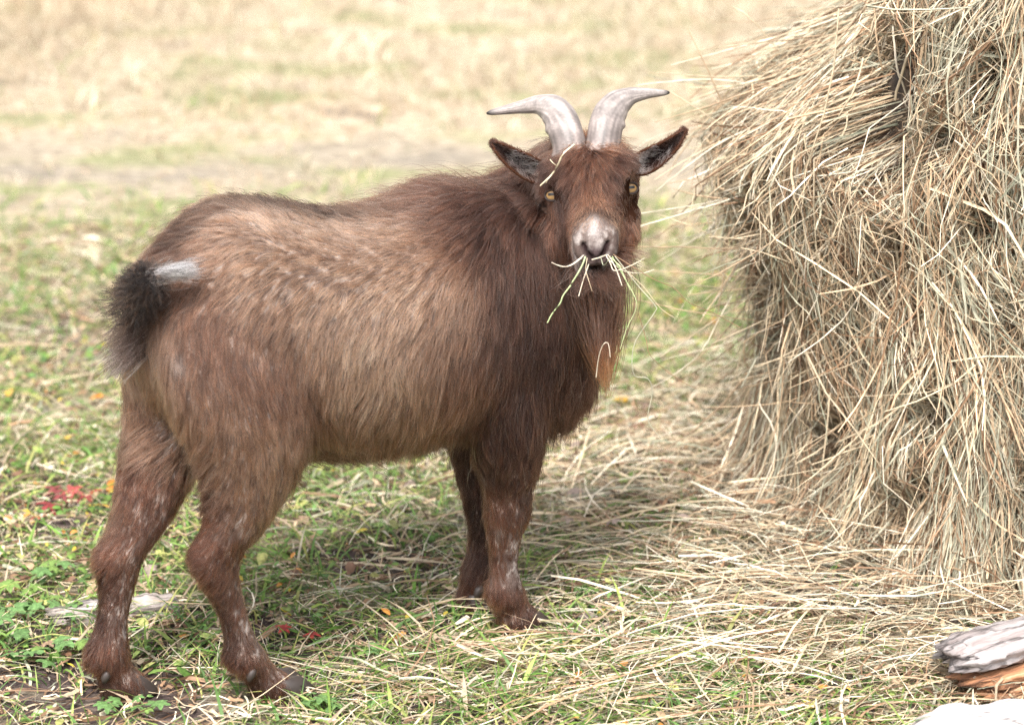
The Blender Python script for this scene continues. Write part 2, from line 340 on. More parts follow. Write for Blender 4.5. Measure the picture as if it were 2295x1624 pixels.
    g('''500 1110 -.7 .7 26 .28 M; 580 1100 0 1 26 .2 F; 625 1110 .1 1 24 .2 F; 480 1180 -.6 .75 22 .3 L; 560 1180 -.25 .95 22 .2 M; 455 1255 -.8 .5 22 .4 L; 510 1250 -.2 1 18 .25 L; 545 1290 -.1 1 15 .2 L; 480 1320 -.6 .8 20 .3 L; 500 1365 -.3 .95 18 .3 D;
    545 1360 .1 1 13 .18 L; 515 1430 -.35 .95 20 .3 D; 575 1430 .3 .95 12 .18 M; 535 1490 -.3 1 22 .4 L; 600 1490 .45 .9 14 .2 L; 590 1540 .1 1 18 .3 D; 645 1535 .5 .85 16 .25 L;
    290 890 -.2 1 34 .3 L; 275 960 -.4 .9 32 .35 D; 300 1050 -.35 .95 28 .3 L; 370 1090 -.3 .95 22 .2 L; 265 1150 -.6 .8 26 .35 M; 330 1180 -.3 .95 20 .2 L; 235 1245 -.8 .5 24 .4 L; 290 1250 -.3 .95 17 .22 L; 245 1320 -.6 .8 20 .35 D; 280 1330 -.2 1 15 .2 L;
    225 1400 -.6 .8 22 .4 D; 270 1400 -.1 1 15 .2 L; 215 1470 -.7 .7 26 .45 L; 270 1480 .1 1 16 .22 L; 240 1530 -.3 .95 20 .35 D; 290 1535 .4 .9 18 .25 L;
    1100 1030 0 1 30 .22 D; 1150 1050 0 1 28 .2 D; 1075 1070 -.1 1 26 .25 D; 1120 1120 0 1 24 .2 L; 1170 1120 .05 1 20 .18 D; 1105 1190 -.3 .95 24 .3 L; 1145 1200 0 1 14 .16 L; 1110 1260 -.25 1 22 .3 L; 1150 1280 0 1 12 .16 D; 1120 1340 -.2 1 24 .3 L; 1160 1360 .3 .95 18 .25 L;
    1195 1390 .5 .85 18 .3 D; 1145 1400 0 1 20 .3 L; 1060 1250 -.4 .9 22 .35 D; 1050 1310 -.5 .85 28 .4 L; 1068 1345 .1 1 18 .3 K; 1050 1120 -.2 1 24 .3 K; 1045 1050 -.2 1 26 .3 K''')
    NL = len(G)
    g('''1325 318 0 -.8 22 .6 R; 1300 335 -.35 .9 44 .55 R; 1352 330 .35 .9 44 .55 R; 1268 350 -.75 .5 26 .4 D; 1388 345 .75 .4 24 .4 D; 1290 385 -.55 .8 38 .42 D; 1362 380 .55 .8 38 .42 D; 1325 380 0 1 36 .38 R; 1325 430 0 1 22 .28 O; 1297 430 -.4 .9 24 .26 D;
    1353 425 .4 .9 22 .26 D; 1288 470 -.35 .95 15 .22 R; 1370 465 .35 .95 14 .22 R; 1332 465 0 1 13 .2 O; 1340 510 0 1 8 .2 W .009; 1312 495 -.4 .9 10 .2 O; 1368 490 .4 .9 10 .2 O; 1302 520 -.5 .8 6 .2 G .014; 1378 515 .5 .8 6 .2 G .014;
    1240 400 -.2 .95 9 .18 D; 1222 425 -.5 .85 10 .18 R; 1240 470 .1 1 9 .14 R; 1265 450 0 1 10 .14 K; 1262 500 .1 1 13 .2 D; 1250 540 .1 1 24 .2 R; 1412 388 .2 .95 9 .18 M; 1385 435 0 1 10 .14 D; 1430 420 .3 1 9 .18 M; 1410 460 .1 1 9 .14 M; 1388 490 0 1 13 .2 R; 1415 520 .1 1 26 .22 R; 1405 570 0 1 32 .25 R; 1270 590 .1 1 36 .25 N;
    1308 550 -.3 1 3 .3 G .016; 1376 545 .3 1 3 .3 G .016; 1340 572 0 1 3 .3 G .012; 1214 446 .15 1 16 .3 H .006; 652 632 -.3 .95 16 .3 H .006; 661 652 -.3 .95 16 .3 H .005; 1118 1178 0 1 12 .2 H .006; 1340 602 0 1 22 .25 K .03; 1310 600 0 1 22 .25 K .03; 1372 598 0 1 22 .25 K .03; 1228 380 -.5 .8 16 .3 D; 1422 375 .5 .6 15 .3 D''')
    Gp, Gd, Gl, Glift, Gc, Gs, Gn = [], [], [], [], [], [], []
    for i, (u, v, dx, dy, L, lf, c, sg) in enumerate(G):
        d = ray(u, v) @ GM.T
        hit = bvh.ray_cast(Vector(camg), Vector(d))
        if hit[0] is None:
            best = None
            for t in np.linspace(3.6, 4.8, 25):
                h_ = bvh.find_nearest(Vector(camg + d * t))
                if best is None or h_[3] < best[3]: best = h_
            hit = best
        p, n = np.array(hit[0]), np.array(hit[1])
        dv = (RT * dx - UP * dy) @ GM.T; dv = dv - n * (dv @ n)
        if i >= NTR: sg = min(sg, .032)
        if i >= NL: sg = min(sg, .022)
        for mir in ((0, 1) if i < NTR else (0,)):
            m = np.array([1, -1 if mir else 1, 1])
            if mir and p[1] > -.03: continue
            Gp.append(p * m); Gn.append(n * m); Gd.append(nrm(dv * m)); Gl.append(L / 1000); Glift.append(lf); Gc.append(CS[c]); Gs.append(sg)
    # hidden sides: belly, chest front, inner legs and the far flank simply hang down
    for p, L, c in (((-.25, 0, .33), .05, 'D'), ((-.1, 0, .33), .045, 'D'), ((.15, .03, .42), .05, 'D'), ((.05, .13, .5), .05, 'D'), ((.1, .1, .62), .055, 'N'), ((-.45, -.05, .4), .03, 'L'), ((-.02, -.03, .3), .03, 'K')):
        h_ = bvh.find_nearest(Vector(p)); n = np.array(h_[1]); dv = np.array([-.1, 0, -1.]); dv -= n * (dv @ n)
        Gp.append(np.array(h_[0])); Gn.append(n); Gd.append(nrm(dv)); Gl.append(L); Glift.append(.25); Gc.append(CS[c]); Gs.append(.05)
    Gp, Gd, Gl, Glift, Gc, Gs, Gn = map(np.array, (Gp, Gd, Gl, Glift, Gc, Gs, Gn))
    vd = V; hidec = np.zeros((nv, 3))
    for a0 in range(0, nv, 20000):
        d2 = ((vd[a0:a0 + 20000, None] - Gp[None]) ** 2).sum(2); w_ = np.exp(-d2 / (2 * .03 ** 2)) + 1e-9 / (d2 + 1e-4); hidec[a0:a0 + 20000] = (w_ / w_.sum(1, keepdims=True)) @ Gc
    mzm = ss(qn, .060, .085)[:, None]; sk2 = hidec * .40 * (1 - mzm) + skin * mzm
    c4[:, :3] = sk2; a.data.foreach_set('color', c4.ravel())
    # roots: denser on head and lower legs, none on the bare muzzle
    cen = tv.mean(1); q = cen - HE; cn, cu, cs_ = q @ hn, q @ hu, q @ hs_
    ishead = (np.linalg.norm(q, axis=1) < .12) & (cn > -.06)
    dens = np.ones(nt_); dens[ishead] = 3.2; dens[cen[:, 2] < .28] = 1.6; dens[(cen[:, 1] > .06) & (cen[:, 2] > .3)] *= .35
    nose = np.exp(-(((cn - .129) / .013) ** 2 + (cs_ / .02) ** 2)) > .3
    dens[nose] = 0; dens[ishead & (cn > .116)] *= .25
    for e in ((.006, .022, -.056), (.006, .022, .056)): dens[np.linalg.norm(cen - hp(*e), axis=1) < .0125] = 0
    dens[cen[:, 2] < .017] = 0; dens[cen[:, 2] < .09] *= 1.6
    NH = 300000
    pr = ar * dens; idx = rng.choice(nt_, NH, p=pr / pr.sum())
    r1, r2 = np.sqrt(rng.random(NH)), rng.random(NH)
    bw = np.stack([1 - r1, r1 * (1 - r2), r1 * r2], 1)
    RP = (tv[idx] * bw[..., None]).sum(1); RN = nrm((vn[tri[idx]] * bw[..., None]).sum(1))
    def field(P_, N_s):
        n_ = len(P_); D = np.zeros((n_, 3)); C_ = np.zeros((n_, 3)); L_ = np.zeros(n_); F_ = np.zeros(n_)
        for a0 in range(0, n_, 20000):
            sl_ = slice(a0, a0 + 20000)
            d2 = ((P_[sl_, None] - Gp[None]) ** 2).sum(2)
            w = np.exp(-d2 / (2 * (Gs * .62) ** 2)[None]) + 1e-4 / (d2 + 1e-4) ** 1.5 * 1e-4
            w *= np.clip(.35 + .65 * (N_s[sl_] @ Gn.T), .02, 1)
            w /= w.sum(1, keepdims=True)
            D[sl_] = w @ Gd; C_[sl_] = w @ Gc; L_[sl_] = w @ Gl; F_[sl_] = w @ Glift
        return D, C_, L_, F_
    D, C_, L_, F_ = field(RP, RN)
    # clumps
    nc = NH // 9; ci = rng.choice(NH, nc, replace=False)
    kd = KDTree(nc)
    for k, i in enumerate(ci): kd.insert(RP[i], k)
    kd.balance()
    own = np.array([kd.find(p)[1] for p in RP]); ow = ci[own]
    wob = np.stack([vnoise(RP, 20 + k, 3, 26.) for k in range(3)], 1)
    cj = rng.normal(size=(nc, 3))
    D = D + wob * .34 + cj[own] * .13 + rng.normal(size=(NH, 3)) * .10
    D = nrm(D - RN * (D * RN).sum(1, keepdims=True))
    L_ = L_ * .93 * (1 + .18 * rng.normal(size=NH)).clip(.45, 1.5) * (1 + .15 * rng.normal(size=nc)[own])
    stray = rng.random(NH) < .035
    F_ = F_ * (1 + .25 * rng.normal(size=NH)) + stray * .25
    L_ = np.where(stray, L_ * 1.25, L_)
    SG = 6; t = np.linspace(0, 1, SG)
    P = np.zeros((NH, SG, 3)); P[:, 0] = RP - RN * .002
    wave = rng.normal(size=(NH, 3)) * .12
    for k in range(1, SG):
        tt = (k - .5) / (SG - 1)
        lift = F_ * (1.5 - 1.7 * tt)
        dd = D + RN * lift[:, None] + wave * math.sin(tt * 5) + np.array([0, 0, -.35]) * tt * (L_[:, None] / .05) * (F_ < .55)[:, None]
        P[:, k] = P[:, k - 1] + nrm(dd) * (L_ / (SG - 1))[:, None]
    # pull tips to the clump's centre hair
    cp = P[ow] + (RP - RP[ow])[:, None] * 1.0
    tipd = P[ow] - P
    longf = np.clip((L_ - .008) / .03, 0, 1)[:, None, None] * .48
    P = P + tipd * (t ** 1.6)[None, :, None] * longf * (~stray)[:, None, None]
    # colour: per hair shade, lighter tips, a few white guard hairs
    q = RP - HE; pn, pu, ps = q @ hn, q @ hu, q @ hs_
    patch = vnoise(RP, 77, 4, 9.)
    shade = np.exp(.40 * rng.normal(size=NH) + .46 * np.clip(rng.normal(size=nc), -2, 1.3)[own] * np.clip(L_ / .034, .4, 1) + .2 * patch - .1)
    C_ = C_ * shade[:, None]
    # warm / cool variation
    wc = rng.normal(size=NH) * .06; C_ = C_ * np.stack([1 + wc, np.ones(NH), 1 - wc], 1)
    gw = (rng.random(NH) < .03) & (L_ > .03)
    C_[gw] = C_[gw] * .3 + np.array([.20, .16, .14]) * .7
    # black hair with shade painted in below and around the tail root, white streaks under it
    tb = w2g(at_lat(322, 658, -.06)); dt = np.linalg.norm((RP - tb) * np.array([1., .6, 1.]), axis=1)
    k = np.clip(1.6 - dt / .033, 0, 1)[:, None] * ((RP[:, 0] < -.5))[:, None]; C_ = C_ * (1 - k) + np.array(CS['B']) * k * shade[:, None]
    grad = np.stack([[.22, .48, .82, 1.08, 1.22, 1.28][int(round(x * 5))] for x in t])  # lighter tips; roots darkened to paint shade depth into the coat
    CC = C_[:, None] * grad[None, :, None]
    dors = np.clip((RP[:, 2] - .65) / .02, 0, 1) * np.clip((.05 - np.abs(RP[:, 1])) / .02, 0, 1) * np.clip((-.14 - RP[:, 0]) / .08, 0, 1)   # dark-tipped dorsal stripe
    CC = CC * (1 - dors[:, None] * (.35 + .45 * t[None]))[..., None]
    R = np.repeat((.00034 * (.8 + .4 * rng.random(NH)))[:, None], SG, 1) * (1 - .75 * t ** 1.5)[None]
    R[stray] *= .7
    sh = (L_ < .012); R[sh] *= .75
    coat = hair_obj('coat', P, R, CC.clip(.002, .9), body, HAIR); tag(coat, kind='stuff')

    # ---------------------------------------------------------------- strands helper for beard, tail, mop
    def strands(name, roots, tips, bow, cols, r, parent, n=9, jit=.004, label=None):
        N = len(roots); t = np.linspace(0, 1, n)[None, :, None]
        P = roots[:, None] * (1 - t) + tips[:, None] * t + bow[:, None] * (4 * t * (1 - t))
        f = rng.uniform(2, 6, (N, 1, 1)); ph = rng.uniform(0, 6.28, (N, 1, 3))
        P = P + np.sin(t * f + ph) * jit * t
        R = np.repeat((r * (.7 + .6 * rng.random(N)))[:, None], n, 1) * (1 - .7 * t[..., 0] ** 2)
        o = hair_obj(name, P, R, cols, parent, HAIR)
        tag(o, label); tag(o, kind='stuff'); return o
    # beard
    NB = 2000
    s0 = rng.normal(size=NB); a0 = rng.random(NB)
    roots = np.array([hp(.015 + .075 * a, -.056 - .008 * (1 - a) , s * .014) for a, s in zip(a0, s0)])
    near = np.array([bvh.find_nearest(Vector(p))[0] for p in roots]); roots = near
    grp = rng.integers(0, 17, NB); gx = rng.normal(size=26); gl = rng.random(26)
    yb = -.185
    tipu = 1345 + 26 * np.tanh(s0 * .5) + gx[grp] * 11; tipv = 640 + 235 * np.clip(gl[grp] * .95 + .05 + rng.normal(size=NB) * .08, 0.1, 1.05)
    main = grp < 9
    fr = ((tipv - 600) / 290).clip(0, 1)
    tipu = tipu * (1 - fr * .85) + (1362 + gx[grp] * 5) * fr * .85 + rng.normal(size=NB) * 2
    tips = np.array([w2g(at_lat(u, v, yb + .015 * s)) for u, v, s in zip(tipu, tipv, rng.normal(size=NB))])
    tt = np.linspace(0, 1, 9)[None, :, None]
    zt = fr[:, None, None] * tt
    c0 = np.array([.060, .029, .019]); c1 = np.array([.30, .105, .040])
    gsh = np.exp(.6 * rng.normal(size=26))[grp][:, None, None]
    bc = gsh * (c0 * (1 - np.clip(zt * 2.6 - 1.45, 0, 1)) + c1 * np.clip(zt * 2.6 - 1.45, 0, 1)) * np.exp(.32 * rng.normal(size=(NB, 1, 1)) + .3 * gx[grp][:, None, None] * .5)
    out = nrm(hs_)[None] * s0[:, None] * .008 + hn[None] * .012
    strands('beard', roots, tips, out, bc.clip(.003, .9), .00042, goat, 9, .0045, 'long dark brown beard ending in an orange tip')
    # tail: short, curled up and forward, black with a white tip
    tl = smooth_path([w2g(at_lat(318, 684, -.02)), w2g(at_lat(306, 655, -.045)), w2g(at_lat(326, 628, -.07)), w2g(at_lat(352, 612, -.09)), w2g(at_lat(372, 605, -.10))], 12)
    rad = np.linspace(.022, .005, 12); Tn = nrm(np.gradient(tl, axis=0)); rings = []
    for c, tn, r in zip(tl, Tn, rad):
        a_ = nrm(np.cross(tn, Z)); b_ = np.cross(tn, a_); rings.append(ell(c, a_, b_, r * .7, r * .6, 12))
    Vt, Qt, Tt = loft(rings[:7])
    tail = link('tail', mesh_np('tail', Vt, [Qt, Tt], True, np.tile([.01, .008, .008], (len(Vt), 1))), goat, body.data.materials[0])
    NT = 4200
    k = rng.random(NT) ** .8; i = (k * 11).astype(int).clip(0, 10); base = tl[i]; tn = Tn[i]
    rd = nrm(rng.normal(size=(NT, 3))); rd = nrm(rd - tn * (rd * tn).sum(1, keepdims=True))
    rt0 = base + rd * (rad[i] * np.where(k > .70, .35, 1.))[:, None]
    left = nrm((RT * -1. + UP * .12) @ GM.T); right = nrm((RT * 1. + UP * .02) @ GM.T + np.array([0, .25, 0]))
    tipw = (k > .62 + .2 * rng.random(NT))[:, None]
    d_black = nrm(rd * .75 + left * (.95 * (1 - k))[:, None] + np.array([0, 0, -.45]) * (1 - k)[:, None] + tn * .2 + rng.normal(size=(NT, 3)) * .32)
    d_white = nrm(right * 1.3 + rd * .20 + rng.normal(size=(NT, 3)) * .10)
    dirs = np.where(tipw, d_white, d_black)
    Lt = np.where(tipw[:, 0], .044, (.034 - .018 * k) * np.where((rd @ Z) > .2, .6, 1.) + .004 * np.clip(-(rd @ Z), 0, 1) * (1 - k)) * (.45 + 1.0 * rng.random(NT))
    wt = tipw[:, 0] * 1.
    tcol = np.array([.0055, .0038, .0032])[None] * (1 - wt[:, None]) + np.array([.46, .42, .40])[None] * wt[:, None]
    fl = (rng.random(NT) < .28) & (k < .75); tcol[fl] = (.045, .025, .016)
    tcol = tcol * np.exp(.25 * rng.normal(size=(NT, 1)))
    dk = (wt > .5) & (rng.random(NT) < .30); tcol[dk] = tcol[dk] * .18; dk = (wt > .5) & (rng.random(NT) < .3); tcol[dk] = tcol[dk] * .55
    wtip = w2g(at_lat(440, 606, -.112)); tw = tipw & (rng.random((NT, 1)) < .8)
    tips_ = np.where(tw, rt0 + (wtip - rt0) * rng.uniform(.3, 1.0, (NT, 1)) + rd * .002 + rng.normal(size=(NT, 3)) * .0045, rt0 + dirs * Lt[:, None])
    strands('tail_hair', rt0, tips_, rd * np.where(k > .70, .0012, .004)[:, None], np.repeat(tcol[:, None], 6, 1).clip(.002, .9), .00032, tail, 6, .003)
    # white-streaked fringe hanging behind the thigh
    NF = 900
    fu = rng.uniform(272, 340, NF); fv = rng.uniform(690, 800, NF)
    fr_ = []
    for u, v in zip(fu, fv):
        h_ = bvh.ray_cast(Vector(camg), Vector(ray(u, v) @ GM.T)); fr_.append(np.array(h_[0]) if h_[0] is not None else np.full(3, np.nan))
    fr_ = np.array(fr_); ok = ~np.isnan(fr_[:, 0]); fr_ = fr_[ok]; fv = fv[ok]; NF = len(fr_)
    dr = nrm((RT * -.5 - UP * .62)[None] @ GM.T + rng.normal(size=(NF, 3)) * .15 - np.array([.35, .1, .0]))
    wf = rng.random(NF) < np.clip((fv - 720) / 90, 0, 1) * .5
    fc = np.where(wf[:, None], np.array([.34, .29, .27]), np.array([.022, .013, .010])) * np.exp(.2 * rng.normal(size=(NF, 1)))
    strands('rump_fringe', fr_, fr_ + dr * (.05 * (.7 + .5 * rng.random(NF)))[:, None], np.zeros((NF, 3)), np.repeat(fc[:, None], 6, 1).clip(.002, .9), .0003, tail, 6, .004)

    # ---------------------------------------------------------------- horns
    hm, n, out = mat_new('horn')
    tc = N_(n, 'ShaderNodeTexCoord'); at = N_(n, 'ShaderNodeAttribute', attribute_name='col')
    wv = N_(n, 'ShaderNodeTexNoise'); wv.inputs['Scale'].default_value = 260; wv.inputs['Detail'].default_value = 6
    n.links.new(tc.outputs['Object'], wv.inputs['Vector'])
    mr = N_(n, 'ShaderNodeMapRange'); mr.inputs['From Min'].default_value = .3; mr.inputs['From Max'].default_value = .72; mr.inputs['To Min'].default_value = .82; mr.inputs['To Max'].default_value = 1.1
    n.links.new(wv.outputs[0], mr.inputs[0])
    mx = N_(n, 'ShaderNodeMix', data_type='RGBA', blend_type='MULTIPLY'); mx.inputs[0].default_value = 1
    n.links.new(at.outputs['Color'], mx.inputs[6]); n.links.new(mr.outputs[0], mx.inputs[7])
    pb = N_(n, 'ShaderNodeBsdfPrincipled'); pb.inputs['Roughness'].default_value = .5
    bp = N_(n, 'ShaderNodeBump'); bp.inputs['Strength'].default_value = .25; bp.inputs['Distance'].default_value = .002
    n.links.new(wv.outputs[0], bp.inputs['Height']); n.links.new(bp.outputs[0], pb.inputs['Normal'])
    n.links.new(mx.outputs[2], pb.inputs['Base Color']); n.links.new(pb.outputs[0], out.inputs[0])
    depth0 = hp(-.035, .05, 0) @ GM + GO
    def horn(pts, side, lab):
        # u, v, extra depth (m, away), half width across the picture (px), thickness ratio
        NR, m = 110, 40
        rows = smooth_path(pts, NR); cl = np.array([w2g(at_y(u, v, depth0[1] + d)) for u, v, d, w, k_ in rows])
        Tn = nrm(np.gradient(cl, axis=0)); view = nrm(np.array(FW) @ GM.T); rings, cols = [], []
        r = np.random.default_rng(3 + side); th = np.arange(m) * 2 * math.pi / m; kx, ky = np.cos(th), np.sin(th)
        streak = vnoise(np.stack([kx * 2, ky * 2], 1), 90 + side, 4, 3.) ; ph = r.uniform(0, 6.28, 4)
        for j, (c, tn, row) in enumerate(zip(cl, Tn, rows)):
            a_ = nrm(np.cross(tn, view)); b_ = nrm(np.cross(a_, tn)); w = row[3] / 1500.
            s_ = j / (NR - 1); fade = np.clip(1 - s_ / .6, 0, 1)
            q = s_ * 46 + kx * side * 1.6 + .5 * np.sin(th * 2 + ph[0]) + 1.5 * math.sin(s_ * 9 + ph[1])      # slanting growth rings
            ringw = 1 + (.022 * np.sin(q) + .020 * np.sin(q * .47 + ph[2])) * fade + .006 * streak
            inner = np.clip(-kx * side, 0, 1) ** 5                      # knobbly keel along the inner edge
            keel = 1 + inner * fade * (.06 + .17 * max(0., math.sin(s_ * 30 + ph[3])) ** 2)
            rings.append(c + np.outer(kx * w * ringw * keel, a_) + np.outer(ky * w * row[4] * ringw, b_))
            base = np.array([.14, .110, .098]); grey = np.array([.25, .218, .20]); tip = np.array([.010, .009, .009])
            f1 = np.clip(s_ / .4, 0, 1); f2 = np.clip((s_ - .80) / .14, 0, 1)
            st2 = vnoise(np.stack([kx * 2 + s_ * .6, ky * 2, np.full(m, s_ * 1.5)], 1), 95 + side, 4, 3.)
            cc = (base * (1 - f1) + grey * f1)[None] * np.exp(.65 * st2 + .22 * np.sin(q) * fade - .25 * np.clip(np.sin(q * .47 + ph[2]) - .8, 0, 1) * 4 * fade + .08 * r.normal(size=m))[:, None]
            cols.append(cc * (1 - f2) + tip * f2)
        Vh, Qh, Th = loft(rings)
        ch = np.concatenate(cols + [cols[0][:1], cols[-1][:1]])
        me_ = mesh_np('horn', Vh, [Qh, Th], True, ch); o = link('horn', me_, goat, hm); tag(o, lab)
        bmm = bmesh.new(); bmm.from_mesh(me_); bmesh.ops.recalc_face_normals(bmm, faces=bmm.faces); bmm.to_mesh(me_); bmm.free()
    horn([(1282, 352, .0, 36, .8), (1273, 312, .012, 36, .8), (1261, 275, .03, 37, .75), (1240, 246, .05, 33, .75), (1208, 235, .068, 22, .8), (1170, 240, .08, 15, .9), (1130, 247, .09, 10, 1), (1103, 252, .095, 6.5, 1), (1091, 254.5, .097, 2.5, 1)], -1, None)
    horn([(1346, 346, .0, 36, .8), (1353, 305, .012, 36, .8), (1362, 266, .03, 37, .75), (1382, 234, .05, 31, .75), (1412, 216, .068, 20, .8), (1446, 210, .08, 13, .9), (1475, 208.5, .09, 8.5, 1), (1491, 208, .095, 6, 1), (1500, 208, .097, 2.5, 1)], 1, None)

    # ---------------------------------------------------------------- ears
    em = body.data.materials[0]
    def ear(pts, side):
        # u, v centre line, depth, half width px
        rows = smooth_path(pts, 22); cl = np.array([w2g(at_y(u, v, depth0[1] + d)) for u, v, d, w in rows])
        Tn = nrm(np.gradient(cl, axis=0)); view = nrm(np.array(FW) @ GM.T); V_, C2 = [], []; m = 11
        for j, (c, tn, row) in enumerate(zip(cl, Tn, rows)):
            a_ = nrm(np.cross(tn, view)); a_ = a_ if a_ @ hu > 0 else -a_; b_ = nrm(np.cross(tn, a_)); b_ = b_ if b_ @ view > 0 else -b_
            w = row[3] / 1500.
            for th in np.linspace(-1, 1, m):
                cup = (1 - th ** 2) * w * .95
                V_.append(c + a_ * w * th + b_ * cup)
                e = abs(th) ** 3; s_ = j / 21
                C2.append(np.array([.012, .007, .006]) * (1 - e) + np.array([.05, .022, .013]) * e)
        V_ = np.array(V_); n_ = len(rows)
        F = np.array([(j * m + i, j * m + i + 1, (j + 1) * m + i + 1, (j + 1) * m + i) for j in range(n_ - 1) for i in range(m - 1)])
        me_ = mesh_np('ear', V_, [F], True, np.array(C2)); o = link('ear', me_, goat, em)
        sd2 = o.modifiers.new('thick', 'SOLIDIFY'); sd2.thickness = .003; sd2.offset = 0
        # hair: back and rim short brown, pale long hair inside near the base
        NE = 5200; jj = rng.uniform(0, n_ - 1.01, NE); th = rng.uniform(-1, 1, NE); j0 = jj.astype(int); f = (jj - j0)[:, None]
        i0 = ((th + 1) / 2 * (m - 1)).clip(0, m - 1.01); ii = i0.astype(int); g_ = (i0 - ii)[:, None]
        VG = V_.reshape(n_, m, 3)
        p = (VG[j0, ii] * (1 - g_) + VG[j0, ii + 1] * g_) * (1 - f) + (VG[j0 + 1, ii] * (1 - g_) + VG[j0 + 1, ii + 1] * g_) * f
        nr = nrm(np.cross(VG[j0 + 1, ii] - VG[j0, ii], VG[j0, ii + 1] - VG[j0, ii])); nr = np.where(((nr @ view) > 0)[:, None], nr, -nr)
        inside = rng.random(NE) < .55
        nr = np.where(inside[:, None], -nr, nr); s_ = jj / (n_ - 1)
        pale = inside & (s_ < .52) & (rng.random(NE) < .95 - s_) & (vnoise(p, 8, 2, 60.) > -.25)
        dr = nrm(Tn[j0] * .9 + nr * .35 + rng.normal(size=(NE, 3)) * .22)
        L = np.where(pale, .013, .007) * (.6 + .6 * rng.random(NE))
        e = np.abs(th) ** 3
        cc = np.array([.022, .013, .011])[None] * (1 - e[:, None]) + np.array([.05, .02, .011])[None] * e[:, None]
        cc = np.where((~inside)[:, None], np.array([.035, .015, .009]), cc)
        cc = np.where(pale[:, None], np.array([.55, .48, .44]), cc) * np.exp(.3 * rng.normal(size=(NE, 1)))
        strands('ear_hair', p, p + dr * L[:, None], nr * .0008, np.repeat(cc[:, None], 4, 1).clip(.002, .9), .00028, o, 4, .0008)
    ear([(1222, 392, .012, 20), (1205, 386, .010, 25), (1180, 373, .004, 26), (1152, 356, .0, 22), (1128, 339, .0, 16), (1112, 326, .004, 9), (1105, 320, .006, 4)], -1)
    ear([(1418, 372, .012, 18), (1436, 368, .010, 25), (1462, 355, .004, 25), (1490, 337, .0, 20), (1512, 318, .0, 14), (1527, 301, .004, 8), (1532, 293, .006, 4)], 1)

    # ---------------------------------------------------------------- eyes
    def flat_mat(name, c, rough=.3, coat=0.):
        m_, n_, o_ = mat_new(name); p_ = N_(n_, 'ShaderNodeBsdfPrincipled'); p_.inputs['Base Color'].default_value = (*c, 1); p_.inputs['Roughness'].default_value = rough
        nz = N_(n_, 'ShaderNodeTexNoise'); nz.inputs['Scale'].default_value = 900; rp = N_(n_, 'ShaderNodeMix', data_type='RGBA')
        rp.inputs[6].default_value = (*[x * .7 for x in c], 1); rp.inputs[7].default_value = (*[min(1, x * 1.25) for x in c], 1)
        n_.links.new(nz.outputs[0], rp.inputs[0]); n_.links.new(rp.outputs[2], p_.inputs['Base Color'])
        if 'Coat Weight' in p_.inputs: p_.inputs['Coat Weight'].default_value = coat; p_.inputs['Coat Roughness'].default_value = .03
        n_.links.new(p_.outputs[0], o_.inputs[0]); return m_
    amber = flat_mat('amber_iris', (.34, .205, .08), .35, .5); black = flat_mat('pupil_black', (.003, .003, .003), .35, 0.); lid = flat_mat('eyelid_skin', (.022, .012, .009), .7)
    for (u, v, side) in ((1240, 437, -1), (1411, 422, 1)):
        h_ = bvh.ray_cast(Vector(camg), Vector(ray(u, v) @ GM.T)); sp = np.array(h_[0]); d = ray(u, v) @ GM.T
        look = nrm(-d * .9 + hs_ * side * .22); r = .0108; c = sp + d * .0072
        ax = nrm(hs_ - look * (hs_ @ look)); ay = np.cross(look, ax); ay = ay if ay @ hu > 0 else -ay
        th = np.linspace(0, math.pi, 13); rings = [c + look * r * math.cos(a) + (np.outer(np.cos(np.arange(20) * .31416), ax) + np.outer(np.sin(np.arange(20) * .31416), ay)) * r * max(math.sin(a), .02) for a in th]
        Ve, Qe, Te = loft(rings); eye = link('eye', mesh_np('eye', Ve, [Qe, Te]), goat, amber)
        # horizontal slot pupil, a slightly proud cap on the eyeball
        pts = []; nx, ny = 15, 7
        for yy in np.linspace(-1, 1, ny):
            for xx in np.linspace(-1, 1, nx):
                px_ = xx * .0056 * math.sqrt(max(0, 1 - .35 * yy * yy)); py_ = yy * .0020
                o_ = c + ax * px_ + ay * (py_ + .0012); q_ = nrm(look * math.sqrt(max(0, r * r - px_ * px_ - py_ * py_)) + ax * px_ + ay * (py_ + .0012)); pts.append(c + q_ * (r + .0003))
        F = np.array([(j * nx + i, j * nx + i + 1, (j + 1) * nx + i + 1, (j + 1) * nx + i) for j in range(ny - 1) for i in range(nx - 1)])
        link('pupil', mesh_np('pupil', pts, [F]), eye, black)
        # lids: an almond rim round the ball
        rim = []
        for a in np.linspace(0, 2 * math.pi, 28, endpoint=False):
            ca_, sa_ = math.cos(a), math.sin(a)
            pt = ax * ca_ * .0110 + ay * (sa_ * (.0078 if sa_ > 0 else .0080))
            o2 = c + pt + look * math.sqrt(max(1e-6, (r * 1.12) ** 2 - pt @ pt)); rim.append(o2)
        rim = np.array(rim); Tn = nrm(np.roll(rim, -1, 0) - np.roll(rim, 1, 0)); rr = []
        for p_, tn in zip(rim, Tn):
            a_ = nrm(np.cross(tn, look)); rr.append(np.array([p_ + (a_ * math.cos(z_) + look * math.sin(z_)) * .0017 for z_ in np.arange(8) * math.pi / 4]))
        rr.append(rr[0]); Vl, Ql, _ = loft(rr, False); link('eyelid', mesh_np('eyelid', Vl, [Ql]), eye, lid)

    # ---------------------------------------------------------------- hooves: two claws each, and dew claws
    hoofm = flat_mat('hoof_horn', (.035, .026, .022), .55)
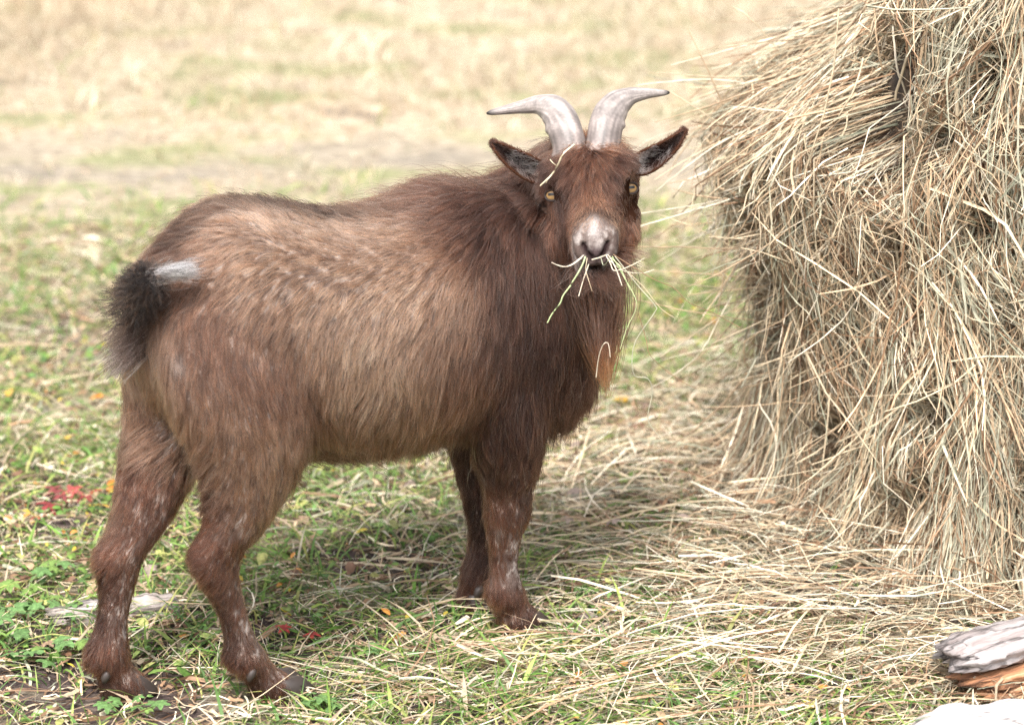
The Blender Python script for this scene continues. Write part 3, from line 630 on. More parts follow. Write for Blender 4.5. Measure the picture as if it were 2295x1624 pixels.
    for (x, y, fx) in ((.008, -.065, .9), (-.014, .045, .9), (-.414, -.10, .95), (-.612, .015, .8)):
        hoof = empty('hoof', (0, 0, 0)); hoof.parent = goat; hoof.location = (x, y, 0)
        for s in (-1, 1):
            rings = []
            for z, sx, ox in ((.0005, 1.0, .010), (.010, .96, .009), (.022, .82, .004), (.034, .6, -.002)):
                th = np.arange(18) * 2 * math.pi / 18; rx = .034 * sx; ry = .0155 * sx
                tap = 1 - .35 * np.clip(np.cos(th), 0, 1)
                rings.append(np.stack([ox + np.cos(th) * rx, s * .0165 + np.sin(th) * ry * tap, np.full(18, z)], 1))
            Vh, Qh, Th = loft(rings); link('claw', mesh_np('claw', Vh, [Qh, Th]), hoof, hoofm)
    for (u, v, yg) in ((565, 1503, -.125), (1074, 1318, .02), (240, 1507, -.005)):
        p = w2g(at_lat(u, v, yg)); rings = [ell(p + np.array([-.004, 0, -.012]) * k_, X, Y, .008 * r_, .007 * r_, 10) for k_, r_ in ((-.4, .4), (0, .9), (.6, .9), (1.2, .4))]
        Vh, Qh, Th = loft(rings); link('dewclaw', mesh_np('dewclaw', Vh, [Qh, Th]), goat, hoofm)
    return goat, hp
goat, head_point = build_goat()

# ------------------------------------------------------------------ the ground
def track(x, y):            # a worn muddy strip crosses the meadow behind the goat
    return np.exp(-((y - 3.05 - .10 * x + .12 * np.sin(x * 2.1)) / .42) ** 2)
def pile(x, y):             # loose hay lies thicker towards the stack
    d = np.hypot(x - 1.02, y - .55)
    return .10 * np.clip((1.05 - d) / .5, 0, 1) ** 1.4
def ground_z(x, y):
    P = np.stack([x, y], 1); near = np.exp(-((x / 3) ** 2 + ((y) / 4) ** 2))
    z = vnoise(P, 1, 3, 1.1) * .02 + vnoise(P, 2, 3, 5.) * .006
    hoofd = np.min([np.hypot(x - a, y - b) for a, b in ((.012, -.034), (-.057, .049), (-.337, -.277), (-.567, -.277))], axis=0)
    z = z * np.clip(hoofd / .35, 0.1, 1)
    return z + .004 * y * np.clip(y - 6, 0, 100)
def build_ground():
    def axis(lo, hi, core, step):
        a = list(np.arange(-core, core + 1e-6, step)); s = step
        while a[-1] < hi: s *= 1.22; a.append(a[-1] + s)
        s = step
        while a[0] > lo: s *= 1.22; a.insert(0, a[0] - s)
        return np.array(a)
    xs = axis(-160, 160, 2.0, .035); ys = axis(-30, 260, 1.2, .035)
    gx, gy = np.meshgrid(xs, ys); z = ground_z(gx.ravel(), gy.ravel())
    V = np.stack([gx.ravel(), gy.ravel(), z], 1); nx, ny = len(xs), len(ys)
    i = (np.arange(ny - 1)[:, None] * nx + np.arange(nx - 1)[None]).ravel()
    m, n, out = mat_new('meadow_soil')
    geo = N_(n, 'ShaderNodeNewGeometry'); sep = N_(n, 'ShaderNodeSeparateXYZ'); n.links.new(geo.outputs['Position'], sep.inputs[0])
    mp = N_(n, 'ShaderNodeMapping'); mp.inputs['Scale'].default_value = (.55, 1.0, 1.0); n.links.new(geo.outputs['Position'], mp.inputs['Vector'])
    def noise(scale, det=6, rough=.6):
        x = N_(n, 'ShaderNodeTexNoise'); x.inputs['Scale'].default_value = scale; x.inputs['Detail'].default_value = det; x.inputs['Roughness'].default_value = rough
        n.links.new(mp.outputs[0], x.inputs['Vector']); return x
    def ramp(src, stops):
        r = N_(n, 'ShaderNodeValToRGB'); e = r.color_ramp.elements
        while len(e) < len(stops): e.new(.5)
        for k, (p, c) in enumerate(stops): e[k].position = p; e[k].color = (*c, 1)
        n.links.new(src, r.inputs[0]); return r
    def mix(f, a, b):
        x = N_(n, 'ShaderNodeMix', data_type='RGBA')
        for k, v in ((0, f), (6, a), (7, b)):
            if hasattr(v, 'is_output'): n.links.new(v, x.inputs[k])
            else: x.inputs[k].default_value = v
        return x.outputs[2]
    fine = noise(38, 8, .7); mid = noise(3.2, 5); big = noise(1.1, 3)
    soil = ramp(fine.outputs[0], [(.3, (.030, .022, .020)), (.52, (.075, .055, .050)), (.7, (.17, .125, .105))])
    thatch = ramp(fine.outputs[0], [(.30, (.13, .10, .07)), (.5, (.35, .285, .20)), (.68, (.58, .51, .39))])
    green = ramp(fine.outputs[0], [(.3, (.08, .085, .04)), (.55, (.25, .25, .13)), (.72, (.46, .43, .28))])
    fm = N_(n, 'ShaderNodeMapRange'); fm.inputs['From Min'].default_value = .50; fm.inputs['From Max'].default_value = .62; n.links.new(mid.outputs[0], fm.inputs[0])
    c1 = mix(fm.outputs[0], thatch.outputs[0], green.outputs[0])
    # bare soil shows more close by and along the worn strip
    far = N_(n, 'ShaderNodeMapRange'); far.inputs['From Min'].default_value = .6; far.inputs['From Max'].default_value = 2.2; far.inputs['To Min'].default_value = .545; far.inputs['To Max'].default_value = .36
    n.links.new(sep.outputs['Y'], far.inputs[0])
    lo = N_(n, 'ShaderNodeMath', operation='SUBTRACT'); n.links.new(mid.outputs[0], lo.inputs[1]); n.links.new(far.outputs[0], lo.inputs[0])
    lf = N_(n, 'ShaderNodeMapRange'); lf.inputs['From Min'].default_value = -.04; lf.inputs['From Max'].default_value = .06; n.links.new(lo.outputs[0], lf.inputs[0])
    c2 = mix(lf.outputs[0], c1, soil.outputs[0])
    # track: distance to its centre line, broken up by noise
    sx = N_(n, 'ShaderNodeMath', operation='MULTIPLY_ADD'); n.links.new(sep.outputs['X'], sx.inputs[0]); sx.inputs[1].default_value = -.10; n.links.new(sep.outputs['Y'], sx.inputs[2])
    dy = N_(n, 'ShaderNodeMath', operation='SUBTRACT'); n.links.new(sx.outputs[0], dy.inputs[0]); dy.inputs[1].default_value = 3.05
    ab = N_(n, 'ShaderNodeMath', operation='ABSOLUTE'); n.links.new(dy.outputs[0], ab.inputs[0])
    nb = N_(n, 'ShaderNodeMath', operation='MULTIPLY_ADD'); n.links.new(mid.outputs[0], nb.inputs[0]); nb.inputs[1].default_value = 2.0; n.links.new(ab.outputs[0], nb.inputs[2])
    tf = N_(n, 'ShaderNodeMapRange'); tf.inputs['From Min'].default_value = 1.36; tf.inputs['From Max'].default_value = .86; n.links.new(nb.outputs[0], tf.inputs[0])
    mud = ramp(fine.outputs[0], [(.3, (.12, .105, .08)), (.55, (.25, .215, .17)), (.72, (.42, .37, .28))])
    c3 = mix(tf.outputs[0], c2, mud.outputs[0])
    p = N_(n, 'ShaderNodeBsdfPrincipled'); p.inputs['Roughness'].default_value = .95; p.inputs['Specular IOR Level'].default_value = .15
    bp = N_(n, 'ShaderNodeBump'); bp.inputs['Strength'].default_value = .9; bp.inputs['Distance'].default_value = .015
    n.links.new(fine.outputs[0], bp.inputs['Height']); n.links.new(bp.outputs[0], p.inputs['Normal'])
    n.links.new(c3, p.inputs['Base Color']); n.links.new(p.outputs[0], out.inputs[0])
    o = link('ground', mesh_np('ground', V, [np.stack([i, i + 1, i + nx + 1, i + nx], 1)]), None, m)
    tag(o, 'worn meadow ground of soil, dry thatch and short grass', kind='structure')
build_ground()

# ------------------------------------------------------------------ hay colours and materials
HAYM = mat_attr('hay', .62, .10, .25, .25, 55)
BLADEM = mat_attr('grass_blade', .55, .35, .3, .2, 80)
LEAFM = mat_attr('leaf_tissue', .55, .25, .35, .3, 130)
PAL = np.array([(.50, .405, .275), (.40, .29, .185), (.36, .345, .255), (.23, .14, .082), (.64, .565, .44), (.27, .275, .195), (.10, .054, .032)])
def hay_cols(n, w=(.26, .25, .12, .15, .14, .03, .05)):
    w = np.array(w) / sum(w)
    return PAL[rng.choice(len(PAL), n, p=w)] * np.exp(.22 * rng.normal(size=(n, 1)))

# ------------------------------------------------------------------ the haystack
HC = np.array([1.02, .55]); CAV = np.array([.53, .17, .83])
zk = np.array([-.05, .02, .10, .18, .27, .38, .46, .54, .63, .70, .76, .82, .89, .97, 1.05, 1.12, 1.45])
rk = np.array([.72, .655, .595, .575, .57, .58, .605, .655, .675, .64, .575, .495, .41, .31, .19, .06, .03])       # goat's side: a rounded shoulder
rt = np.array([.72, .655, .61, .60, .595, .60, .61, .625, .635, .64, .64, .635, .625, .61, .58, .54, .10])         # front: a steep wall
def stack_r(th, z):
    wf = np.clip((np.mod(th, 2 * math.pi) / math.pi - 1.06) / .22, 0, 1) * np.clip((2.1 - np.mod(th, 2 * math.pi) / math.pi) / .2, 0, 1); wf = wf * wf * (3 - 2 * wf)
    r = np.interp(z, zk, rk) * (1 - wf) + np.interp(z, zk, rt) * wf
    P = np.stack([np.cos(th) * 1.0, np.sin(th) * 1.0, z * 1.6], 1)
    r = r + .075 * np.exp(-((th - 1.20 * math.pi) / .20) ** 2 - ((z - .925) / .05) ** 2)       # crest overhanging the hollow
    Pk = np.stack([np.cos(th) * 4, np.sin(th) * 4, z * 4], 1)
    r = r - .075 * np.clip((vnoise(Pk, 35, 2, 1.5) - .38) * 3.5, 0, 1)                        # pockets pulled out by feeding
    Pt = np.stack([np.cos(th) * 9, np.sin(th) * 9, z * 1.7], 1)                    # hanging tresses
    r = r + vnoise(Pt, 33, 2, .55) * .020 * np.clip((1.3 - z) * 3, 0, 1)
    return r + vnoise(P, 31, 3, 1.6) * .030 * np.clip((1.3 - z) * 4, 0, 1)
def stack_p(th, z, o):
    r = stack_r(th, z) + o
    P = np.stack([HC[0] + np.cos(th) * r, HC[1] + np.sin(th) * r, z], 1)
    q = (P - CAV) / np.array([.09, .13, .15]); d = np.linalg.norm(q, axis=1)           # hollow eaten out under the crest
    q2 = (P - np.array([.54, .10, .70])) / np.array([.07, .09, .09]); d = np.minimum(d, np.linalg.norm(q2, axis=1) + .25)
    dent = np.clip(1.12 - d, 0, .85) * .52
    rad = np.stack([np.cos(th), np.sin(th)], 1)
    P[:, :2] -= rad * dent[:, None]
    return P
def stack_p0(th, z):
    r = stack_r(th, z); return np.stack([HC[0] + np.cos(th) * r, HC[1] + np.sin(th) * r, z], 1)
def drape(th0, z0, ang, L, o0, o1, seg, kink, follow=1.0):
    """strands laid on the stack: step along the surface, keeping offset o from it"""
    n = len(th0); out = np.zeros((n, seg, 3)); th, z = th0.copy(), z0.copy()
    for k in range(seg):
        t = k / (seg - 1); o = o0 + (o1 - o0) * t ** 1.5
        out[:, k] = stack_p(th, z.clip(.0, 1.44), o)
        a = ang + kink * (t - .5) + np.where(t > .5, kink * .6, 0)
        st = L / (seg - 1); r = np.maximum(stack_r(th, z.clip(0, 1.43)), .12)
        slope = ((stack_r(th, z + .02) - stack_r(th, z - .02)) / .04).clip(-2.5, 1.0); cs = 1 / np.sqrt(1 + slope ** 2)
        th = th + np.sin(a) * st / r; z = z - np.cos(a) * st * cs
        z = np.where(z < .006, .006 + rng.random(n) * .02, z)
    return out
def build_stack():
    hs = empty('haystack', (HC[0], HC[1], 0)); base = np.array([HC[0], HC[1], 0])
    tag(hs, 'tall heap of loose dry hay with a dark hollow near its crest', 'haystack')
    # core
    th = np.linspace(0, 2 * math.pi, 90, endpoint=False); zz = np.linspace(-.02, 1.43, 80)
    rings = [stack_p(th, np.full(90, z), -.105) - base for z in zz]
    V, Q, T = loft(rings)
    m, n, out = mat_new('packed_hay_shade'); tc = N_(n, 'ShaderNodeTexCoord'); mp = N_(n, 'ShaderNodeMapping'); mp.inputs['Scale'].default_value = (60, 60, 9)
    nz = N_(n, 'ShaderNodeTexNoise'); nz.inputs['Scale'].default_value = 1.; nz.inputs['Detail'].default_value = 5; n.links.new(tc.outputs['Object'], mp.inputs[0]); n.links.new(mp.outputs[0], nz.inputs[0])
    r = N_(n, 'ShaderNodeValToRGB'); r.color_ramp.elements[0].position = .35; r.color_ramp.elements[0].color = (.010, .006, .004, 1); r.color_ramp.elements[1].position = .7; r.color_ramp.elements[1].color = (.07, .045, .026, 1)  # hay darkened to near black, standing in for deep shade between straws
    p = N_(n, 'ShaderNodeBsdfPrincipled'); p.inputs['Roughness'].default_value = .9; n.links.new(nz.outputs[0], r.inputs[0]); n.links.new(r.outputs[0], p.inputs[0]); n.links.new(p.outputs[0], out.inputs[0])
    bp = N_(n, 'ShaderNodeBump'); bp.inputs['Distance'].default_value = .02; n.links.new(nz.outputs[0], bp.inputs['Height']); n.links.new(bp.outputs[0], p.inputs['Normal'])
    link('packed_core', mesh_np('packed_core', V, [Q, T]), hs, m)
    # strands: mostly where the stack faces the open meadow
    N = 46000
    th0 = math.pi * 1.16 + rng.normal(size=N) * .85; z0 = np.where(rng.random(N) < .08, rng.uniform(1.1, 1.42, N), rng.beta(1.2, 1.0, N) * 1.14 + .02)
    P0 = np.stack([np.cos(th0) * 2, np.sin(th0) * 2, z0 * 2.2], 1)
    swirl = vnoise(P0, 41, 3, 1.5)
    low = np.clip((.55 - z0) / .35, 0, 1); top = np.clip((z0 - .62) / .2, 0, 1)
    ang = swirl * (.62 - .32 * low) + rng.normal(size=N) * (.42 - .22 * low) + .08 * low
    ang = ang - .38 * np.clip((1.28 - th0 / math.pi) / .2, 0, 1) * np.clip((z0 - .42) / .15, 0, 1) + .3 * np.clip((th0 / math.pi - 1.3) / .15, 0, 1) * top
    wild = rng.random(N) < (.15 - .09 * low); ang = np.where(wild, rng.uniform(-3.1, 3.1, N), ang)
    q = (stack_p0(th0, z0) - CAV) / np.array([.09, .13, .15]); q2 = (stack_p0(th0, z0) - np.array([.54, .10, .70])) / np.array([.07, .09, .09])
    pk = np.clip((vnoise(np.stack([np.cos(th0) * 4, np.sin(th0) * 4, z0 * 4], 1), 35, 2, 1.5) - .38) * 3.5, 0, 1)
    kp = (np.minimum(np.linalg.norm(q, axis=1), np.linalg.norm(q2, axis=1) + .3) > .92) | (rng.random(N) < .22); kp &= rng.random(N) > pk * .6
    th0, z0, ang, low, P0 = th0[kp], z0[kp], ang[kp], low[kp], P0[kp]; N = len(th0)
    L = rng.gamma(4.5, .038, N).clip(.04, .42) * (1 + .25 * low)
    PT = np.stack([np.cos(th0) * 9, np.sin(th0) * 9, z0 * 2.2], 1); tress = vnoise(PT, 47, 3, .8)
    o0 = -.105 + .12 * rng.beta(1.5, 1.2, N) + .030 * tress
    o1 = o0 + rng.normal(size=N) * .020 + .008
    P = drape(th0, z0, ang, L, o0, o1, 6, rng.normal(size=N) * .28) - base
    # small natural bends
    P[:, 1:-1] += rng.normal(size=(N, 4, 3)) * .0012
    T = np.gradient(P, axis=1); rad = nrm(np.stack([np.cos(th0), np.sin(th0), .15 * np.ones(N)], 1))[:, None]
    rad = rad + rng.normal(size=(N, 1, 3)) * .55
    wdir = nrm(np.cross(T, rad)); w = rng.gamma(3.0, .00030, N).clip(.0004, .0024)
    taper = np.array([.75, 1, 1, .95, .8, .3])
    kindr = rng.random(N) < .7
    wv = wdir * (w[:, None] * taper[None])[..., None]
    cols = hay_cols(N)
    cols = cols * np.exp(.22 * tress + .12 * vnoise(P0, 45, 3, 2.))[:, None]
    gr = vnoise(P0, 46, 2, 1.6) > .25; gm = gr & (rng.random(N) < .28); cols[gm] = PAL[2] * np.exp(.15 * rng.normal(size=(gm.sum(), 1)))
    o = link('hay', ribbons('hay', P[kindr], wv[kindr], cols[kindr], .35), hs, HAYM); tag(o, kind='stuff')
    kr = ~kindr
    o = link('hay_stems', tubes('hay_stems', P[kr], w[kr][:, None] * np.array([.8, .85, .85, .8, .7, .5])[None] * .75, cols[kr] * 1.05, 4), hs, HAYM); tag(o, kind='stuff')
    # wispy fringe that hangs and pokes out on the goat's side and under the overhang
    N = 1500
    th0 = math.pi * 1.02 + rng.normal(size=N) * .38; z0 = rng.normal(.58, .17, N).clip(.12, .95)
    ang = rng.normal(size=N) * .65 - .25; L = rng.gamma(5, .035, N).clip(.07, .42)
    o0 = rng.uniform(-.04, .01, N); o1 = o0 + np.abs(rng.normal(size=N)) * .075
    P = drape(th0, z0, ang, L, o0, o1, 6, rng.normal(size=N) * .22) - base; P[:, 1:-1] += rng.normal(size=(N, 4, 3)) * .0015
    P[:, :, 2] = P[:, :, 2].clip(.004)
    cols = hay_cols(N, (.32, .24, .12, .08, .18, .04, .02)); w = rng.gamma(4, .00024, N).clip(.0004, .0020)
    o = link('wispy_fringe', tubes('wispy_fringe', P, w[:, None] * np.array([1, 1, .95, .9, .75, .4])[None], cols, 4), hs, HAYM); tag(o, kind='stuff')
    # single stalks one can pick out, standing proud of the heap
    picks = [((1790, 165), (1620, 172), (1455, 162), .0016, .25), ((1760, 205), (1600, 178), (1430, 191), .0017, .28), ((1640, 280), (1590, 165), (1541, 64), .0018, .25), ((1700, 330), (1600, 268), (1503, 207), .0017, .2),
        ((1760, 130), (1680, 40), (1640, 15), .0014, .3), ((1720, 420), (1560, 470), (1433, 507), .0019, .12), ((1700, 560), (1560, 555), (1415, 553), .0016, .1), ((1720, 600), (1580, 520), (1478, 480), .0015, .15),
        ((1560, 420), (1545, 480), (1530, 520), .0013, .15), ((1740, 260), (1600, 330), (1470, 430), .0018, .12), ((1760, 300), (1640, 380), (1500, 410), .0016, .18), ((1720, 240), (1590, 255), (1500, 290), .0014, .25),
        ((1880, 20), (1860, 200), (1800, 400), .0022, -.1), ((2000, 60), (2010, 150), (2030, 210), .0025, -.12), ((1960, 0), (1965, 90), (1978, 160), .0022, -.12), ((2080, 20), (2035, 120), (2005, 225), .0035, -.15), ((1935, 130), (1915, 200), (1880, 260), .0022, -.1),
        ((1930, 400), (1960, 470), (1985, 550), .0024, -.1), ((2000, 460), (2020, 560), (2010, 600), .0038, -.1), ((1985, 390), (2000, 500), (2015, 605), .0042, -.12), ((1850, 320), (1870, 380), (1890, 430), .0026, -.05), ((1790, 420), (1800, 520), (1785, 640), .0022, .0),
        ((2090, 650), (2150, 700), (2240, 745), .0017, -.16), ((1900, 250), (1890, 300), (1830, 410), .0024, -.05), ((1690, 820), (1770, 800), (1950, 760), .0018, -.02), ((1700, 900), (1740, 1000), (1690, 1130), .0019, .0), ((1760, 760), (1745, 930), (1700, 1080), .0018, -.02),
        ((1860, 880), (1850, 1000), (1830, 1160), .0022, -.06), ((1910, 900), (1930, 1050), (1915, 1200), .0022, -.08), ((2020, 900), (1990, 1050), (1985, 1200), .0024, -.1), ((1640, 480), (1625, 600), (1600, 760), .0012, .15), ((1600, 400), (1610, 560), (1640, 700), .0011, .18),
        ((1820, 1040), (1930, 1000), (2090, 950), .0016, -.12), ((2240, 760), (2180, 900), (2130, 1090), .0024, -.16), ((2200, 960), (2120, 1060), (2030, 1180), .0032, -.16), ((2250, 1050), (2200, 1200), (2150, 1330), .0026, -.18), ((2130, 1000), (2100, 1130), (2080, 1260), .0028, -.16),
        ((1640, 660), (1560, 800), (1440, 880), .0011, .12), ((1700, 720), (1560, 700), (1415, 668), .0012, .12), ((1720, 640), (1600, 720), (1480, 800), .0012, .12)]
    for k, (a, b, c, w, dy) in enumerate(picks):
        yy = .30 + dy
        A, B, C_ = (np.array(at_y(*a, yy)), np.array(at_y(*b, yy - .02)), np.array(at_y(*c, yy - .01)))
        pth = smooth_path([A, B, C_], 9) + np.random.default_rng(k).normal(size=(9, 3)) * .0005
        col = PAL[[0, 4, 1, 0][k % 4]] * (1.05 if k % 3 else .9)
        me = tubes('stalk', pth[None] - base, (w * .72 * np.array([.85, 1, 1, 1, .98, .95, .9, .85, .7]))[None], np.array([col]), 6)
        link('stalk', me, hs, HAYM)
    return hs
build_stack()

# ------------------------------------------------------------------ loose hay on the ground
def lying(N, xs, ys, L, w, zmax, ang, name, cols, seg=5, curl=.25):
    z0 = ground_z(xs, ys) + pile(xs, ys) * rng.random(N) + zmax * rng.random(N) ** 1.5 + .003
    t = np.linspace(-.5, .5, seg); d = np.stack([np.cos(ang), np.sin(ang)], 1); nrm2 = np.stack([-d[:, 1], d[:, 0]], 1)
    cv = rng.normal(size=N) * curl; kk = rng.normal(size=N) * .12
    P = np.zeros((N, seg, 3)); tt = t[None, :, None]
    P[..., :2] = np.stack([xs, ys], 1)[:, None] + d[:, None] * tt * L[:, None, None] + nrm2[:, None] * (tt ** 2 * 1.5) * (cv * L)[:, None, None]
    P[..., 2] = z0[:, None] + t[None] * (L * kk)[:, None] + (1 - (2 * t[None]) ** 2) * (L * rng.random(N) * .07)[:, None] + rng.normal(size=(N, seg)) * .0012
    P[..., 2] = np.maximum(P[..., 2], (ground_z(P[..., 0].ravel(), P[..., 1].ravel()) + .0015).reshape(N, seg))
    T = np.gradient(P, axis=1); upv = np.array([0, 0, 1.]) + rng.normal(size=(N, 1, 3)) * .5
    wd = nrm(np.cross(T, upv)) * (w[:, None] * np.array([.8, 1, 1, .9, .55])[None])[..., None]
    return P, wd, cols
def build_litter():
    # probability falls off away from the stack; a broad apron reaches under the goat's forelegs
    M = 60000
    xs = rng.uniform(-1.6, 2.4, M); ys = rng.uniform(-1.0, 1.7, M)
    d = np.hypot(xs - .95, ys - .25); P2 = np.stack([xs, ys], 1)
    dens = np.exp(-(np.clip(d - .6, 0, 9) / .40) ** 2) + .10 * np.clip((xs + .5) / .5, .3, 1) + .18 * np.exp(-((xs + .1) / .45) ** 2 - ((ys + .05) / .35) ** 2)
    dens *= np.clip(1.0 + .8 * vnoise(P2, 61, 3, 2.6), .12, 1.6)
    dens *= np.where(np.hypot(xs - HC[0], ys - HC[1]) < .58, 0, 1)
    keep = rng.random(M) < dens * .85; xs, ys = xs[keep], ys[keep]; N = len(xs)
    L = rng.gamma(4, .034, N).clip(.03, .36); w = rng.gamma(3.2, .00028, N).clip(.0004, .0019)
    ang = rng.normal(.12, .75, N) + .5 * vnoise(np.stack([xs, ys], 1), 66, 2, 2.)
    P, wd, cols = lying(N, xs, ys, L, w, .022, ang, 'x', hay_cols(N, (.29, .22, .13, .12, .17, .04, .03)))
    o = link('scattered_hay', ribbons('scattered_hay', P, wd, cols, .3), None, HAYM)
    tag(o, 'loose pale hay strewn over the grass around the stack', 'hay', kind='stuff')
    # fine thatch: short dead bits all over the near ground
    N = 42000; xs = rng.uniform(-1.7, 1.9, N); ys = rng.uniform(-.9, 2.4, N)
    L = rng.gamma(3, .011, N).clip(.01, .10); w = rng.gamma(3, .0005, N).clip(.0005, .0045)
    P, wd, cols = lying(N, xs, ys, L, w, .012, rng.uniform(0, 6.28, N), 'x', hay_cols(N, (.20, .22, .08, .24, .07, .03, .16)))
    o = link('dead_thatch', ribbons('dead_thatch', P, wd, cols), None, HAYM)
    tag(o, 'short dead grass bits and crumbs covering the bare soil', 'thatch', kind='stuff')
build_litter()

# ------------------------------------------------------------------ grass
def blades(name, xs, ys, h, w, cols, lean, seg=4, label='', cat='grass'):
    N = len(xs); z = ground_z(xs, ys); az = rng.uniform(0, 6.28, N); d = np.stack([np.cos(az), np.sin(az)], 1)
    t = np.linspace(0, 1, seg); P = np.zeros((N, seg, 3))
    bend = lean * (.5 + rng.random(N))
    P[..., :2] = np.stack([xs, ys], 1)[:, None] + d[:, None] * (t[None] ** 1.7 * (bend * h)[:, None])[..., None]
    P[..., 2] = z[:, None] - .004 + h[:, None] * (t[None] - .5 * (bend / 1.6).clip(0, 1.2)[:, None] * t[None] ** 2)
    sd_ = np.stack([-d[:, 1], d[:, 0], np.zeros(N)], 1) + rng.normal(size=(N, 3)) * .4
    tp = np.interp(t, [0, .3, .7, 1], [.7, 1, .75, .08])
    o = link(name, ribbons(name, P, nrm(sd_)[:, None] * (w[:, None] * tp[None])[..., None], cols, .3 if seg > 4 else 0), None, BLADEM)
    tag(o, label, cat, kind='stuff')
GREEN = np.array([(.10, .19, .035), (.15, .24, .05), (.22, .28, .075), (.07, .13, .035), (.33, .33, .11), (.12, .22, .06)])
DRY = np.array([(.52, .44, .315), (.44, .35, .24), (.60, .535, .41), (.39, .295, .205)])
def pick(pal, n, s=.18): return pal[rng.integers(0, len(pal), n)] * np.exp(s * rng.normal(size=(n, 1)))
def build_grass():
    # green turf, patchy, near and middle distance
    M = 170000; xs = rng.uniform(-2.3, 2.3, M); ys = -.8 + 3.6 * rng.random(M) ** 1.15; P2 = np.stack([xs, ys], 1)
    g1 = vnoise(P2, 71, 4, 1.5); bare = vnoise(P2, 72, 3, 2.3)
    d = np.hypot(xs - .95, ys - .25)
    p = np.clip(.66 + .8 * g1, .06, 1) * np.clip((d - .35) / .55, .05, 1) * np.clip(1.1 - 1.5 * np.clip(bare - .15, 0, 1), .03, 1) * np.clip(1 - track(xs, ys), .05, 1) * np.clip(1.45 - .33 * ys, .3, 1)
    for u, v, r in ((170, 1570, .16), (430, 1600, .11), (850, 1290, .10), (560, 1430, .07), (140, 930, .12)):
        c = on_ground(u, v); p *= np.clip((np.hypot((xs - c[0]) * .75, ys - c[1]) / r) ** 2, .04, 1)
    k = rng.random(M) < p; xs, ys = xs[k], ys[k]; N = len(xs)
    cl = pick(GREEN, N) * 1.12; dry = rng.random(N) < .20; cl[dry] = pick(DRY, dry.sum())
    h = rng.gamma(6, .0060, N).clip(.01, .085); w = rng.gamma(5, .00032, N).clip(.0007, .0036)
    blades('green_grass', xs, ys, h, w, cl, 1.3, 4, 'short green grass growing in patches around the goat')
    # dry straw-coloured meadow
    M = 130000; ys = 1.0 + 9.5 * rng.random(M) ** .8; xs = rng.uniform(-1, 1, M) * (1.7 + .33 * ys); P2 = np.stack([xs, ys], 1)
    g1 = vnoise(P2, 73, 3, 1.2)
    p = np.clip((ys - .9) / 2.8, .1, 1) * np.clip(.7 + .6 * g1, .1, 1) * np.clip(1 - .93 * track(xs, ys) * np.clip(.8 + vnoise(P2, 74, 3, 2.), .2, 1.1), .05, 1)
    k = rng.random(M) < p; xs, ys = xs[k], ys[k]; N = len(xs)
    tall = np.clip((ys - 3.4) / .9, 0, 1) * np.clip(.6 + vnoise(np.stack([xs, ys], 1), 75, 3, .9), .25, 1.5)
    h = (.035 + .10 * tall) * rng.gamma(6, 1 / 6, N); w = rng.gamma(5, .0004, N).clip(.001, .004)
    cl = pick(DRY, N, .15); gg = rng.random(N) < .10 * (1 - .7 * np.clip((ys - 3.5), 0, 1)); cl[gg] = pick(GREEN[1:], gg.sum()); 
    pk = vnoise(np.stack([xs, ys], 1), 76, 3, .8) > .3; cl[pk] = cl[pk] * np.array([1.0, .92, .86])
    blades('dry_grass', xs, ys, h, w, cl, 1.0, 3, 'pale dry grass of the meadow beyond the muddy strip')
build_grass()
def build_cover():
    # low leafy ground cover: clover-like scraps of green, yellow and brown among the turf
    M = 60000; xs = rng.uniform(-1.5, 1.2, M); ys = rng.uniform(-.7, 2.0, M); P2 = np.stack([xs, ys], 1)
    d = np.hypot(xs - .95, ys - .25)
    p = np.clip(.35 + .9 * vnoise(P2, 81, 3, 2.2), 0, 1) * np.clip((d - .5) / .5, 0, 1) * np.clip(.95 - .3 * (xs + .6), .25, 1)
    k = rng.random(M) < p * .6; xs, ys = xs[k], ys[k]; N = len(xs); az = rng.uniform(0, 6.28, N)
    d2 = np.stack([np.cos(az), np.sin(az), rng.uniform(.0, .6, N)], 1); L = rng.gamma(5, .0026, N).clip(.006, .028)
    z = ground_z(xs, ys) + rng.uniform(.004, .020, N); t = np.array([-.5, -.15, .25, .5])
    P = np.stack([xs, ys, z], 1)[:, None] + d2[:, None] * (t[None] * L[:, None])[..., None]; P[..., 2] -= (t[None] ** 2) * (L * .5)[:, None]
    sd_ = nrm(np.stack([-np.sin(az), np.cos(az), np.zeros(N)], 1) + rng.normal(size=(N, 3)) * .25)
    wd = sd_[:, None] * (L[:, None] * np.array([.08, .30, .28, .05])[None])[..., None]
    cl = pick(GREEN, N, .2); o_ = rng.random(N); br = o_ < .22; cl[br] = pick(np.array([(.26, .16, .09), (.36, .25, .15), (.18, .10, .06)]), br.sum()); ye = o_ > .93; cl[ye] = pick(np.array([(.55, .42, .06), (.5, .22, .05)]), ye.sum())
    o = link('leafy_ground_cover', ribbons('leafy_ground_cover', P, wd, cl, .25), None, LEAFM)
    tag(o, 'tiny clover-like leaves and leaf scraps among the turf', 'ground cover', kind='stuff')
build_cover()

